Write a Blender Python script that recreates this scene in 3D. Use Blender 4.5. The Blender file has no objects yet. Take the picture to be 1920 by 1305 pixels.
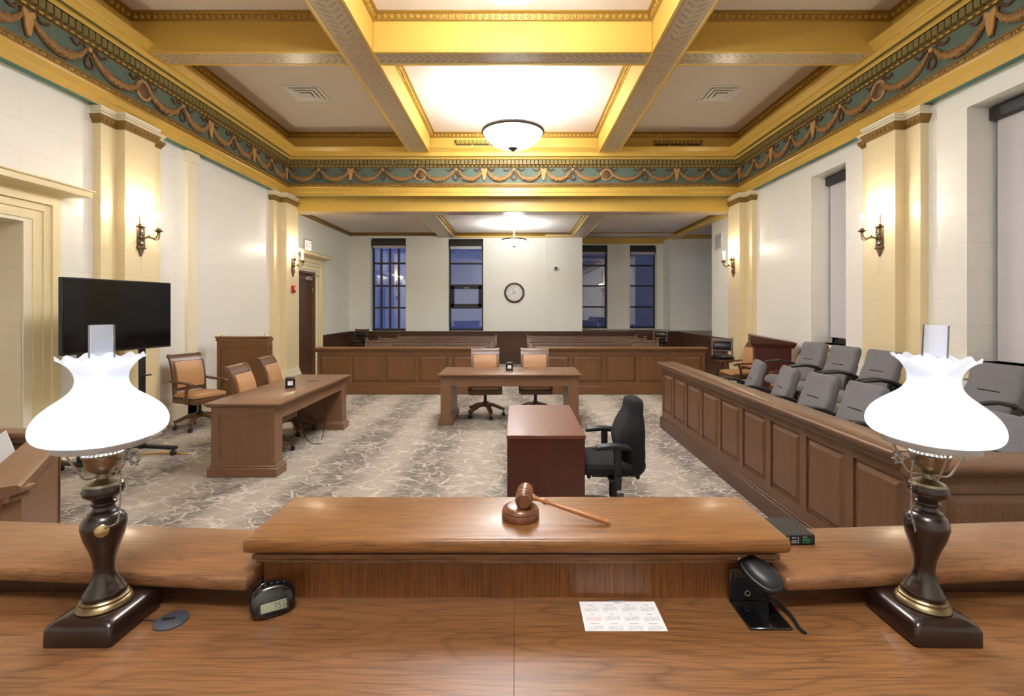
import bpy, bmesh, math, random
from mathutils import Vector, Matrix
random.seed(7)
PI = math.pi
SC = bpy.context.scene
COL = SC.collection

# ------------------------------------------------------------------ camera
cd = bpy.data.cameras.new('camera'); cam = bpy.data.objects.new('camera', cd); COL.objects.link(cam)
cam.location = (0, 0, 1.75); cam.rotation_euler = (PI/2, 0, 0)
cd.sensor_width = 36; cd.lens = 36*906/1920
cd.shift_x = -8/1920; cd.shift_y = -75.5/1920
cd.clip_start = 0.02; cd.clip_end = 200
SC.camera = cam
# ------------------------------------------------------------------ world, exposure
w = bpy.data.worlds.new('dusk'); SC.world = w; w.use_nodes = True
w.node_tree.nodes['Background'].inputs[0].default_value = (0.13, 0.24, 0.58, 1)
w.node_tree.nodes['Background'].inputs[1].default_value = 0.9
SC.view_settings.view_transform = 'Standard'; SC.view_settings.look = 'None'
SC.view_settings.exposure = 0.80; SC.view_settings.gamma = 1.0
SC.cycles.use_denoising = True
SC.cycles.sample_clamp_indirect = 6.0
SC.cycles.max_bounces = 8; SC.cycles.diffuse_bounces = 5; SC.cycles.glossy_bounces = 3
SC.cycles.transmission_bounces = 4; SC.cycles.transparent_max_bounces = 8
P_PEND = 62      # watts of each ceiling pendant (light thrown up)
E_BOWL = 26      # glow of the pendant glass
P_SCONCE = 5      # each sconce bulb
P_DESK = 0.40      # each desk lamp
def lamp(name, loc, power, color, radius, parent=None):
    l = bpy.data.lights.new(name, 'POINT'); l.energy = power; l.color = color; l.shadow_soft_size = radius
    o = bpy.data.objects.new(name, l); COL.objects.link(o); o.location = loc
    if parent: o.parent = parent
    return o

# ------------------------------------------------------------------ materials
def lin(c):
    return tuple(((v/255)/12.92 if v/255 <= .04045 else ((v/255+.055)/1.055)**2.4) for v in c) + (1,)
class NT:
    def __init__(s, name):
        s.m = bpy.data.materials.new(name); s.m.use_nodes = True; s.t = s.m.node_tree
        s.b = s.t.nodes['Principled BSDF']
    def n(s, typ, **kw):
        nd = s.t.nodes.new(typ)
        for k, v in kw.items():
            if k.startswith('_'): nd.inputs[int(k[1:])].default_value = v
            else: setattr(nd, k, v)
        return nd
    def l(s, a, b): s.t.links.new(a, b)
    def math(s, op, a, b=None, c=None):
        nd = s.n('ShaderNodeMath', operation=op)
        for i, v in enumerate((a, b, c)):
            if v is None: continue
            if isinstance(v, (int, float)): nd.inputs[i].default_value = v
            else: s.l(v, nd.inputs[i])
        return nd.outputs[0]
    def ramp(s, fac, stops):
        r = s.n('ShaderNodeValToRGB'); s.l(fac, r.inputs[0]); e = r.color_ramp.elements
        while len(e) < len(stops): e.new(0.5)
        for el, (p, c) in zip(e, stops): el.position = p; el.color = c
        return r.outputs[0]
    def mix(s, fac, a, b, mode='MIX'):
        nd = s.n('ShaderNodeMix', data_type='RGBA', blend_type=mode)
        for i, v in ((0, fac), (6, a), (7, b)):
            if isinstance(v, (int, float, tuple)): nd.inputs[i].default_value = v
            else: s.l(v, nd.inputs[i])
        return nd.outputs[2]
    def coord(s, kind='Object'):
        return s.n('ShaderNodeTexCoord').outputs[kind]
    def mapping(s, v, scale=(1,1,1), rot=(0,0,0), loc=(0,0,0)):
        m = s.n('ShaderNodeMapping'); s.l(v, m.inputs[0])
        m.inputs['Location'].default_value = loc; m.inputs['Rotation'].default_value = rot; m.inputs['Scale'].default_value = scale
        return m.outputs[0]
    def noise(s, v, scale=5, detail=3, rough=.5, dist=0):
        n = s.n('ShaderNodeTexNoise'); s.l(v, n.inputs['Vector'])
        n.inputs['Scale'].default_value = scale; n.inputs['Detail'].default_value = detail
        n.inputs['Roughness'].default_value = rough; n.inputs['Distortion'].default_value = dist
        return n.outputs['Fac']
    def bump(s, h, strength=.2, dist=.01):
        b = s.n('ShaderNodeBump'); b.inputs['Strength'].default_value = strength; b.inputs['Distance'].default_value = dist
        s.l(h, b.inputs['Height']); s.l(b.outputs[0], s.b.inputs['Normal'])
    def col(s, c):
        if isinstance(c, tuple): s.b.inputs['Base Color'].default_value = c
        else: s.l(c, s.b.inputs['Base Color'])
    def set(s, **kw):
        for k, v in kw.items(): s.b.inputs[k.replace('_', ' ')].default_value = v
        return s.m

def m_plain(name, rgb, rough=.5, metal=0, noise=.06, scale=30, bump=0, coat=0, spec=.5):
    t = NT(name); c = lin(rgb); v = t.coord()
    n = t.noise(v, scale, 3)
    t.col(t.mix(n, tuple(min(1, x*(1+noise)) for x in c[:3])+(1,), tuple(x*(1-noise) for x in c[:3])+(1,)))
    if bump: t.bump(t.noise(v, scale*3, 3), bump, .004)
    return t.set(Roughness=rough, Metallic=metal, Coat_Weight=coat, Specular_IOR_Level=spec)

def m_wood(name, dark, light, axis='x', rough=.38, coat=.15, fine=1.0, figure=.5, scl=1.0, cath=False):
    """axis = grain direction in the part's own space"""
    t = NT(name); v = t.coord()
    s = {'x': (1.1, 16, 16), 'y': (16, 1.1, 16), 'z': (16, 16, 1.1)}[axis]
    s = tuple(a*scl for a in s)
    mp = t.mapping(v, s)
    big = t.noise(t.mapping(v, {'x': (1.7, 9, 9), 'y': (9, 1.7, 9), 'z': (9, 9, 1.7)}[axis]), 1.0, 1.2, .4, .25) if cath else t.noise(mp, 1.0, 3, .55, .8)
    rings = t.math('FRACT', t.math('MULTIPLY', big, 13.0 if cath else 7.0))
    rings = t.math('ABSOLUTE', t.math('SUBTRACT', t.math('MULTIPLY', rings, 2), 1))
    rings = t.math('POWER', rings, 5.0 if cath else 2.2)
    s2 = {'x': (9, 330, 330), 'y': (330, 9, 330), 'z': (330, 330, 9)}[axis]
    pores = t.noise(t.mapping(v, s2), 1.0, 2, .6)
    c1 = t.mix(t.noise(mp, .6, 2), lin(light), lin(tuple((a*.6+b*.4) for a, b in zip(light, dark))))
    c2 = t.mix(t.math('MULTIPLY', rings, figure), c1, lin(dark))
    p = t.math('MULTIPLY', t.ramp(pores, [(.46, (0, 0, 0, 1)), (.66, (1, 1, 1, 1))]), .6*fine)
    t.col(t.mix(p, c2, lin(tuple(a*.62 for a in dark))))
    t.bump(pores, .08, .001)
    return t.set(Roughness=rough, Coat_Weight=coat, Coat_Roughness=.15)

OAKD, OAKL = (104, 62, 32), (158, 100, 55)
M = {}
for ax in 'xyz':
    M['jury'+ax] = m_wood('jury_box_oak_'+ax, (76, 50, 31), (114, 78, 49), ax, .42, .1, .8, .3)
    M['bench'+ax] = m_wood('golden_oak_'+ax, (90, 58, 36), (140, 96, 59), ax, .33, .2, .9, .55, 1.0, True)
    M['oak'+ax] = m_wood('brown_oak_'+ax, (88, 57, 31), (128, 87, 50), ax, .42, .1, .8, .3)
    M['dark'+ax] = m_wood('dark_oak_'+ax, (66, 42, 29), (98, 66, 46), ax, .4, .12, .8, .35)
    M['pew'+ax] = m_wood('pew_wood_'+ax, (92, 66, 50), (122, 92, 72), ax, .35, .2, .8, .3)
    M['table'+ax] = m_wood('brown_table_oak_'+ax, (98, 68, 46), (130, 94, 66), ax, .42, .12, .6, .15)
    M['chair'+ax] = m_wood('chair_oak_'+ax, (70, 44, 28), (112, 74, 48), ax, .4, .15, .8, .4)
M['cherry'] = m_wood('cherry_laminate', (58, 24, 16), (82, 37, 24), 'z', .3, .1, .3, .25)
M['cherry_sheen_top'] = m_wood('cherry_laminate_sheen_top', (98, 54, 40), (116, 68, 52), 'x', .3, .2, .2, .12)  # lighter copy of the cherry, with the light's sheen put into the colour
M['redwood'] = m_wood('red_mahogany', (58, 22, 14), (80, 34, 23), 'z', .35, .2, .4, .3)
M['lampwood'] = m_wood('dark_turned_wood', (20, 10, 9), (42, 23, 19), 'z', .26, .4, .3, .3)
M['gavel'] = m_wood('gavel_walnut', (80, 44, 24), (128, 78, 46), 'z', .34, .2, .7, .5, 3)
M['gavel_light'] = m_wood('gavel_handle_wood', (138, 82, 38), (176, 116, 62), 'z', .34, .2, .5, .4, 3)
M['leather'] = m_plain('tan_leather', (176, 132, 88), .42, bump=.25, scale=60, noise=.12)
M['blackleather'] = m_plain('black_leather', (22, 21, 22), .28, bump=.2, scale=50)
M['blackfabric'] = m_plain('black_fabric', (13, 13, 14), .9, bump=.4, scale=200, noise=.3)
M['blackplastic'] = m_plain('black_plastic', (26, 26, 28), .4)
M['gloss'] = m_plain('glossy_black_plastic', (14, 14, 16), .12, coat=.5)
M['steel'] = m_plain('chrome_steel', (170, 172, 176), .2, 1)
M['brass'] = m_plain('antique_brass', (150, 142, 122), .3, 1, .12)
M['collarbrass'] = m_plain('old_gold_brass', (136, 120, 90), .36, 1, .12)
M['brightbrass'] = m_plain('polished_brass', (188, 168, 122), .22, 1)
M['bronze'] = m_plain('aged_bronze', (118, 96, 72), .42, .75, .3, 60, .3)
M['rim'] = m_plain('dark_bronze_rim', (64, 50, 40), .45, .3, .2, 30)
M['gold'] = m_plain('gold_paint', (158, 124, 52), .4, .35, .2, 40, .3)
M['brightgold'] = m_plain('burnished_gold', (206, 170, 92), .3, .6, .15, 40, .2)
M['golddk'] = m_plain('dull_gold_shade_paint', (134, 102, 46), .45, .3, .25, 40, .3)  # dull gold; doubles as painted shadow behind beads and eggs
M['yellow'] = m_plain('ochre_yellow_paint', (212, 174, 82), .35, 0, .03, 2)
M['cream'] = m_plain('cream_trim_paint', (234, 218, 172), .35, 0, .02, 3)
M['ivory'] = m_plain('ivory_paint', (238, 228, 200), .4, 0, .02, 3)
M['teal'] = m_plain('teal_green_paint', (88, 124, 108), .6, 0, .1, 6)
M['friezeteal'] = m_plain('mottled_teal_frieze', (94, 110, 96), .7, 0, .3, 14, .3)
M['dentil'] = m_plain('olive_gold_paint', (128, 112, 62), .5, .1, .15, 20)
M['darkgap'] = m_plain('dark_brown_fill', (52, 36, 20), .8)  # dark brown for dentil backing, grille opening and border rings
M['garland'] = m_plain('tan_plaster_garland', (158, 118, 68), .6, .05, .45, 55, .9)
M['ribbon'] = m_plain('brown_plaster_ribbon', (102, 68, 40), .6, .05, .3, 30, .4)
M['shield'] = m_plain('ochre_plaster_shield', (190, 146, 84), .6, .05, .15, 20)
M['ring'] = m_plain('buff_plaster_ring', (176, 140, 100), .55, .05, .1, 20)
M['disc'] = m_plain('bronze_plaster_disc', (104, 78, 46), .45, .2, .3, 10)
M['ceilw'] = m_plain('stippled_ceiling_plaster', (226, 216, 204), .9, 0, .03, 40, .6)
M['alum'] = m_plain('grey_aluminium', (180, 176, 172), .35, .6)
M['white'] = m_plain('white_plastic', (232, 232, 230), .4)
M['frameblack'] = m_plain('black_window_frame', (34, 32, 32), .45)
M['framebrown'] = m_plain('brown_window_muntin', (66, 46, 40), .5)
M['blind'] = m_plain('grey_lavender_roller_blind', (204, 200, 204), .85, 0, .02, 60, .1)
M['red'] = m_plain('red_plastic', (190, 36, 36), .4)
M['paper'] = m_plain('white_paper', (244, 244, 244), .7, 0, .01)
M['ink'] = m_plain('grey_ink', (140, 140, 148), .8)
M['inkred'] = m_plain('red_ink', (215, 120, 120), .8)
M['inkyel'] = m_plain('yellow_ink', (225, 215, 110), .8)
M['whiteprint'] = m_plain('white_print', (225, 225, 230), .6)
M['green'] = m_plain('green_connector', (44, 112, 74), .5)
M['lcd'] = m_plain('lcd_grey_green', (142, 146, 124), .4)
M['orange'] = m_plain('orange_cord', (214, 150, 40), .6)
M['rubber'] = m_plain('dark_grey_rubber', (62, 64, 72), .6)
M['bluefacade'] = m_plain('pale_outdoor_render', (190, 200, 215), .9, 0, .1, 1)

def m_emit(name, rgb, strength):
    t = NT(name); t.set(Emission_Strength=strength); t.b.inputs['Emission Color'].default_value = lin(rgb)
    t.b.inputs['Base Color'].default_value = lin(rgb); return t.m
M['bowl'] = m_emit('lit_alabaster_glass', (246, 249, 255), E_BOWL)
M['bowl_dim'] = m_emit('lit_alabaster_glass_gallery', (246, 249, 255), 8)
M['flame'] = m_emit('lit_candle_bulb', (255, 240, 215), 40)
M['led'] = m_emit('amber_led', (255, 190, 60), 3)

# grey jury fabric
t = NT('grey_woven_fabric'); v = t.coord(); n = t.noise(v, 260, 3, .7)
t.col(t.ramp(n, [(.3, lin((84, 82, 84))), (.7, lin((132, 129, 130)))])); t.bump(n, .4, .003); M['grey'] = t.set(Roughness=.95)

# painted block wall with scribed joints
def m_block(name, axis, rgb, rough=.42, line=.9):
    t = NT(name)
    g = t.n('ShaderNodeNewGeometry').outputs['Position']
    sp = t.n('ShaderNodeSeparateXYZ'); t.l(g, sp.inputs[0]); cb = t.n('ShaderNodeCombineXYZ')
    t.l(sp.outputs['Y' if axis == 'y' else 'X'], cb.inputs[0]); t.l(sp.outputs[2], cb.inputs[1])
    br = t.n('ShaderNodeTexBrick', offset=.5); t.l(cb.outputs[0], br.inputs['Vector'])
    for k, vv in (('Scale', 1), ('Mortar Size', .004), ('Mortar Smooth', .3), ('Brick Width', .92), ('Row Height', .31)): br.inputs[k].default_value = vv
    c = lin(rgb); br.inputs['Color1'].default_value = c; br.inputs['Color2'].default_value = tuple(x*.985 for x in c[:3])+(1,)
    br.inputs['Mortar'].default_value = (c[0]*.93, c[1]*.89, c[2]*.83, 1)
    t.col(br.outputs['Color'])
    nz = t.noise(g, 60, 3)
    t.bump(t.math('ADD', t.math('MULTIPLY', br.outputs['Fac'], -1.0), t.math('MULTIPLY', nz, .12)), .35, .004)
    return t.set(Roughness=rough)
WALLC = (238, 236, 228)
M['wally'] = m_block('painted_block_wall_side', 'y', WALLC)
M['wallx'] = m_block('painted_block_wall_end', 'x', WALLC)
M['pily'] = m_block('cream_block_pilaster', 'y', (232, 214, 172), .3)
M['reveal'] = m_block('cream_block_reveal', 'x', (226, 214, 186), .4)
t = NT('textured_plaster_wall'); v = t.coord(); t.col(lin((240, 240, 230))); t.bump(t.noise(v, 90, 3, .7), .35, .004); M['plaster'] = t.set(Roughness=.75)

# stencilled beam soffit: axis = long direction
def m_soffit(name, axis, ctr):
    t = NT(name); g = t.n('ShaderNodeNewGeometry').outputs['Position']
    sp = t.n('ShaderNodeSeparateXYZ'); t.l(g, sp.inputs[0])
    u = sp.outputs['X' if axis == 'y' else 'Y']; l = sp.outputs['Y' if axis == 'y' else 'X']
    a = t.math('ABSOLUTE', t.math('SUBTRACT', u, ctr))
    ph = t.math('ADD', t.math('MULTIPLY', l, 19.0), t.math('MULTIPLY', a, 16.0))
    st = t.math('GREATER_THAN', t.math('SINE', t.math('MULTIPLY', ph, PI)), .25)
    inside = t.math('MULTIPLY', t.math('LESS_THAN', a, .115), t.math('GREATER_THAN', a, .012))
    # gaps with scrolls every 3.9 m
    per = t.math('ABSOLUTE', t.math('SUBTRACT', t.math('FRACT', t.math('DIVIDE', t.math('ADD', l, 1.2 if axis == 'y' else .05), 3.9)), .5))
    leafzone = t.math('LESS_THAN', per, .34)
    m1 = t.math('MULTIPLY', t.math('MULTIPLY', st, inside), leafzone)
    wv = t.n('ShaderNodeTexWave', wave_type='RINGS', _1=9.0, _2=9.0, _3=2.0, _4=1.6); t.l(g, wv.inputs[0])
    sc = t.math('MULTIPLY', t.math('GREATER_THAN', wv.outputs['Fac'], .62), t.math('SUBTRACT', 1, leafzone))
    sc = t.math('MULTIPLY', sc, t.math('LESS_THAN', a, .14))
    base = t.mix(t.noise(g, 8, 3), lin((204, 184, 152)), lin((184, 162, 130)))
    c = t.mix(t.math('MULTIPLY', m1, .5), base, lin((112, 122, 112)))
    c = t.mix(t.math('MULTIPLY', sc, .45), c, lin((120, 92, 56)))
    t.col(c); return t.set(Roughness=.28)

# carpet
t = NT('patterned_grey_carpet'); v = t.coord()
sp = t.n('ShaderNodeSeparateXYZ'); t.l(v, sp.inputs[0])
wob = t.noise(t.mapping(v, (.9, .35, 1)), 1.3, 3, .6)
band = t.math('SINE', t.math('ADD', t.math('MULTIPLY', sp.outputs[0], 6.4), t.math('MULTIPLY', wob, 2.6)))
band = t.math('MULTIPLY_ADD', band, .5, .5)
patch = t.noise(t.mapping(v, (1.6, 1.0, 1)), 2.2, 4, .65)
dark = t.math('MULTIPLY', t.ramp(band, [(.15, (.08, .08, .08, 1)), (.75, (1, 1, 1, 1))]), t.ramp(patch, [(.36, (.25, .25, .25, 1)), (.52, (1, 1, 1, 1))]))
nd = t.n('ShaderNodeTexNoise'); t.l(v, nd.inputs[0]); nd.inputs['Scale'].default_value = 3.5; nd.inputs['Detail'].default_value = 2
dv = t.n('ShaderNodeMix', data_type='VECTOR'); dv.inputs[0].default_value = .22; t.l(v, dv.inputs[4]); t.l(nd.outputs['Color'], dv.inputs[5])
vor = t.n('ShaderNodeTexVoronoi', feature='DISTANCE_TO_EDGE'); t.l(t.mapping(dv.outputs[1], (1.0, 1.7, 1), (0, 0, .3)), vor.inputs['Vector']); vor.inputs['Scale'].default_value = 3.6
vor2 = t.n('ShaderNodeTexVoronoi', feature='DISTANCE_TO_EDGE'); t.l(t.mapping(dv.outputs[1], (1, 1.3, 1), (0, 0, .6)), vor2.inputs['Vector']); vor2.inputs['Scale'].default_value = 8.5
veinw = t.math('MULTIPLY_ADD', t.noise(v, 6, 3), .085, -.018)
v1 = t.math('LESS_THAN', vor.outputs['Distance'], veinw)
v2 = t.math('MULTIPLY', t.math('LESS_THAN', vor2.outputs['Distance'], .045), t.math('GREATER_THAN', t.noise(v, 3.3, 2), .5))
vein = t.math('MAXIMUM', v1, t.math('MULTIPLY', v2, .8))
rib = t.math('MULTIPLY_ADD', t.math('SINE', t.math('ADD', t.math('MULTIPLY', sp.outputs[0], 330.0), t.math('MULTIPLY', sp.outputs[1], 60.0))), .5, .5)
hatch = t.noise(t.mapping(v, (9, 85, 1), (0, 0, -.35)), 1.0, 2, .6)
c = t.mix(dark, lin((166, 155, 141)), lin((98, 88, 79)))
c = t.mix(t.math('MULTIPLY', t.math('GREATER_THAN', hatch, .53), .5), c, lin((184, 174, 160)))
c = t.mix(t.math('MULTIPLY', rib, .28), c, lin((118, 111, 104)))
vm = t.ramp(t.noise(v, 9, 3, .6), [(.36, (.2, .2, .2, 1)), (.52, (1, 1, 1, 1))])
c = t.mix(t.math('MULTIPLY', t.math('MULTIPLY', vein, vm), .72), c, lin((200, 190, 176)))
t.col(c); t.bump(t.noise(v, 300, 2), .4, .004); M['carpet'] = t.set(Roughness=.98)
M['carpetplain'] = m_plain('plain_grey_carpet', (150, 142, 132), .98, 0, .12, 80, .4)

# brick outside
t = NT('blue_lit_brick'); br = t.n('ShaderNodeTexBrick'); g = t.n('ShaderNodeNewGeometry').outputs['Position']
sp = t.n('ShaderNodeSeparateXYZ'); t.l(g, sp.inputs[0]); cb = t.n('ShaderNodeCombineXYZ'); t.l(sp.outputs[0], cb.inputs[0]); t.l(sp.outputs[2], cb.inputs[1]); t.l(cb.outputs[0], br.inputs['Vector'])
br.inputs['Scale'].default_value = 1; br.inputs['Brick Width'].default_value = .3; br.inputs['Row Height'].default_value = .1; br.inputs['Mortar Size'].default_value = .008
br.inputs['Color1'].default_value = lin((120, 110, 112)); br.inputs['Color2'].default_value = lin((100, 92, 96)); br.inputs['Mortar'].default_value = lin((150, 146, 146))
t.col(br.outputs[0]); M['brick'] = t.set(Roughness=.9)

# glass that shows the dusk behind and mirrors the room a little
def m_pane(name, refl):
    t = NT(name); out = t.t.nodes['Material Output']
    tr = t.n('ShaderNodeBsdfTransparent'); tr.inputs[0].default_value = (.82, .86, .95, 1)
    gl = t.n('ShaderNodeBsdfGlossy'); gl.inputs['Roughness'].default_value = .015
    fr = t.n('ShaderNodeFresnel'); fr.inputs[0].default_value = 1.5
    f = t.math('MULTIPLY_ADD', fr.outputs[0], 1.0, refl)
    mx = t.n('ShaderNodeMixShader'); t.l(f, mx.inputs[0]); t.l(tr.outputs[0], mx.inputs[1]); t.l(gl.outputs[0], mx.inputs[2]); t.l(mx.outputs[0], out.inputs[0])
    return t.m
M['pane'] = m_pane('window_pane_glass', .19)
M['chimney'] = m_pane('clear_chimney_glass', .05)
def m_frost():
    t = NT('hazy_chimney_glass'); out = t.t.nodes['Material Output']; tr = t.n('ShaderNodeBsdfTransparent'); tr.inputs[0].default_value = (.93, .95, 1, 1)
    df = t.n('ShaderNodeBsdfTranslucent'); df.inputs[0].default_value = (.9, .94, 1, 1); d2 = t.n('ShaderNodeBsdfDiffuse'); d2.inputs[0].default_value = (.9, .94, 1, 1)
    gl = t.n('ShaderNodeBsdfGlossy'); gl.inputs['Roughness'].default_value = .05
    a = t.n('ShaderNodeAddShader'); t.l(df.outputs[0], a.inputs[0]); t.l(d2.outputs[0], a.inputs[1])
    m1 = t.n('ShaderNodeMixShader', _0=.10); t.l(tr.outputs[0], m1.inputs[1]); t.l(a.outputs[0], m1.inputs[2])
    m2 = t.n('ShaderNodeMixShader'); fr = t.n('ShaderNodeFresnel'); fr.inputs[0].default_value = 1.15; t.l(fr.outputs[0], m2.inputs[0]); t.l(m1.outputs[0], m2.inputs[1]); t.l(gl.outputs[0], m2.inputs[2]); t.l(m2.outputs[0], out.inputs[0])
    return t.m
M['frost'] = m_frost()
# opal glass: light passes through it from the bulb inside
t = NT('opal_white_glass'); out = t.t.nodes['Material Output']
tl = t.n('ShaderNodeBsdfTranslucent'); tl.inputs[0].default_value = (.93, .96, 1, 1)
df = t.n('ShaderNodeBsdfPrincipled'); df.inputs['Base Color'].default_value = (.85, .9, .97, 1); df.inputs['Roughness'].default_value = .15
mx = t.n('ShaderNodeMixShader', _0=.35); t.l(tl.outputs[0], mx.inputs[1]); t.l(df.outputs[0], mx.inputs[2]); t.l(mx.outputs[0], out.inputs[0]); M['opal'] = t.m

# ------------------------------------------------------------------ mesh builder
def catmull(pts, n=6):
    out = []; P = [Vector(p) for p in pts]; P = [P[0]*2-P[1]] + P + [P[-1]*2-P[-2]]
    for i in range(1, len(P)-2):
        for k in range(n):
            u = k/n; a, b, c, d = P[i-1], P[i], P[i+1], P[i+2]
            out.append(.5*((2*b)+(c-a)*u+(2*a-5*b+4*c-d)*u*u+(3*b-a-3*c+d)*u**3))
    out.append(P[-2].copy()); return out

class MB:
    def __init__(s): s.bm = bmesh.new(); s.T = Matrix()
    def _v(s, co): return s.bm.verts.new(s.T @ Vector(co))
    def _f(s, vs):
        try: return s.bm.faces.new(vs)
        except ValueError: return None
    def box(s, x0, x1, y0, y1, z0, z1, bev=0, seg=2):
        x0, x1 = min(x0, x1), max(x0, x1); y0, y1 = min(y0, y1), max(y0, y1); z0, z1 = min(z0, z1), max(z0, z1)
        v = [s._v(p) for p in ((x0,y0,z0),(x1,y0,z0),(x1,y1,z0),(x0,y1,z0),(x0,y0,z1),(x1,y0,z1),(x1,y1,z1),(x0,y1,z1))]
        fs = [s._f([v[i] for i in q]) for q in ((3,2,1,0),(4,5,6,7),(0,1,5,4),(1,2,6,5),(2,3,7,6),(3,0,4,7))]
        if bev:
            es = list({e for f in fs for e in f.edges})
            bmesh.ops.bevel(s.bm, geom=es, offset=bev, segments=seg, profile=.5, affect='EDGES')
        return s
    def loft(s, secs, cap=True, closed=True):
        rows = [[s._v(p) for p in sec] for sec in secs]; n = len(rows[0])
        for a, b in zip(rows, rows[1:]):
            for i in range(n if closed else n-1):
                j = (i+1) % n; s._f((a[i], a[j], b[j], b[i]))
        if cap and closed: s._f(rows[0][::-1]); s._f(rows[-1])
        return s
    def lathe(s, prof, c=(0,0,0), n=28, axis=None, wave=None, cap=True):
        """prof = [(r, h)], around +z or the direction `axis`, from c"""
        Q = Matrix() if axis is None else Vector(axis).normalized().to_track_quat('Z', 'Y').to_matrix().to_4x4()
        secs = []
        for k, (r, h) in enumerate(prof):
            sec = []
            for i in range(n):
                a = 2*PI*i/n; rr = max(r, 1e-5); hh = h
                if wave: rr, hh = wave(k, a, rr, h)
                sec.append(Vector(c) + (Q @ Vector((rr*math.cos(a), rr*math.sin(a), hh))))
            secs.append(sec)
        s.loft(secs, cap=cap) if not wave else s.loft(secs, cap=False)
        return s
    def cyl(s, a, b, r, r2=None, n=16):
        a, b = Vector(a), Vector(b); d = (b-a).length
        return s.lathe([(r, 0), (r if r2 is None else r2, d)], a, n, b-a)
    def tube(s, pts, r, n=8, smooth=0):
        P = catmull(pts, smooth) if smooth else [Vector(p) for p in pts]
        m = len(P); R = r if callable(r) else (lambda u: r); secs = []; up = None
        for i, p in enumerate(P):
            t = (P[min(i+1, m-1)]-P[max(i-1, 0)]).normalized()
            if up is None: up = Vector((0, 0, 1)) if abs(t.z) < .9 else Vector((1, 0, 0))
            x = t.cross(up).normalized(); y = x.cross(t).normalized(); up = y
            rr = R(i/(m-1))
            secs.append([p + x*rr*math.cos(2*PI*k/n) + y*rr*math.sin(2*PI*k/n) for k in range(n)])
        return s.loft(secs)
    def bar(s, pts, th, y0, y1, smooth=0, taper=None):
        """strip with rectangular section following pts (x,z) between y0 and y1"""
        P = [Vector((p[0], 0, p[1])) for p in pts]
        if smooth: P = catmull(P, smooth)
        m = len(P); secs = []
        for i, p in enumerate(P):
            t = (P[min(i+1, m-1)]-P[max(i-1, 0)]).normalized(); n = Vector((-t.z, 0, t.x)); h = th/2*(taper(i/(m-1)) if taper else 1)
            a, b = p+n*h, p-n*h
            secs.append([(a.x, y0, a.z), (a.x, y1, a.z), (b.x, y1, b.z), (b.x, y0, b.z)])
        return s.loft(secs)
    def prism(s, poly, a, b, plane='xy'):
        """polygon extruded; plane xy->z, xz->y, yz->x"""
        f = {'xy': lambda p, h: (p[0], p[1], h), 'xz': lambda p, h: (p[0], h, p[1]), 'yz': lambda p, h: (h, p[0], p[1])}[plane]
        return s.loft([[f(p, a) for p in poly], [f(p, b) for p in poly]])
    def ball(s, c, rx, ry=None, rz=None, n=10, m=6):
        ry = rx if ry is None else ry; rz = rx if rz is None else rz
        secs = []
        for j in range(m+1):
            th = PI*j/m; sr = max(math.sin(th), 1e-3)
            secs.append([(c[0]+rx*sr*math.cos(2*PI*i/n), c[1]+ry*sr*math.sin(2*PI*i/n), c[2]-rz*math.cos(th)) for i in range(n)])
        return s.loft(secs)
    def torus(s, c, R, r, n=28, m=8, axis=None):
        Q = Matrix() if axis is None else Vector(axis).normalized().to_track_quat('Z', 'Y').to_matrix().to_4x4()
        rows = [[s._v(Vector(c)+(Q @ Vector(((R+r*math.cos(b))*math.cos(a), (R+r*math.cos(b))*math.sin(a), r*math.sin(b))))) for b in (2*PI*k/m for k in range(m))] for a in (2*PI*i/n for i in range(n))]
        for i in range(n):
            for k in range(m): s._f((rows[i][k], rows[(i+1) % n][k], rows[(i+1) % n][(k+1) % m], rows[i][(k+1) % m]))
        return s
    def rbox(s, secs, n=6):
        """loft of rounded rectangles: each (center, ux, uy, halfw, halfh, r)"""
        out = []
        for c, ux, uy, hw, hh, r in secs:
            c, ux, uy = Vector(c), Vector(ux).normalized(), Vector(uy).normalized(); pts = []
            for q, (sx, sy) in enumerate(((1, 1), (-1, 1), (-1, -1), (1, -1))):
                for k in range(n):
                    a = PI/2*(q + k/(n-1)); pts.append(c + ux*(sx*(hw-r)+r*math.cos(a)) + uy*(sy*(hh-r)+r*math.sin(a)))
            out.append(pts)
        return s.loft(out)
    def build(s, name, mat, parent=None, smooth=True, label=None, angle=40):
        bmesh.ops.recalc_face_normals(s.bm, faces=s.bm.faces[:])
        me = bpy.data.meshes.new(name); s.bm.to_mesh(me); s.bm.free()
        me.materials.append(mat if not isinstance(mat, str) else M[mat])
        if smooth: me.shade_smooth(); me.set_sharp_from_angle(angle=math.radians(angle))
        o = bpy.data.objects.new(name, me); COL.objects.link(o)
        if parent is not None: o.parent = parent
        if label: o['label'] = label
        return o
def tag(o, label, cat, group=None, kind=None):
    o['label'] = label; o['category'] = cat
    if group: o['group'] = group
    if kind: o['kind'] = kind
    return o
def thing(name, label, cat, loc=(0,0,0), rz=0, group=None, rx=0, ry=0):
    o = bpy.data.objects.new(name, None); COL.objects.link(o); o.location = loc; o.rotation_euler = (rx, ry, rz)
    o.empty_display_size = .1
    return tag(o, label, cat, group)
def struct(name, label, mb=None, mat=None, parent=None, **kw):
    if mb is None:
        o = bpy.data.objects.new(name, None); COL.objects.link(o)
    else: o = mb.build(name, mat, parent, **kw)
    if parent is None: o['kind'] = 'structure'; o['label'] = label
    return o
KIDS = {}
def dup(root, loc, rz, label, group=None):
    r = root.copy(); COL.objects.link(r); r.location = loc; r.rotation_euler = (0, 0, rz); r['label'] = label
    if group: r['group'] = group
    for ch in list(root.children):
        c = ch.copy(); COL.objects.link(c); c.parent = r
        for g in ch.children:
            d = g.copy(); COL.objects.link(d); d.parent = c
    return r
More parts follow.
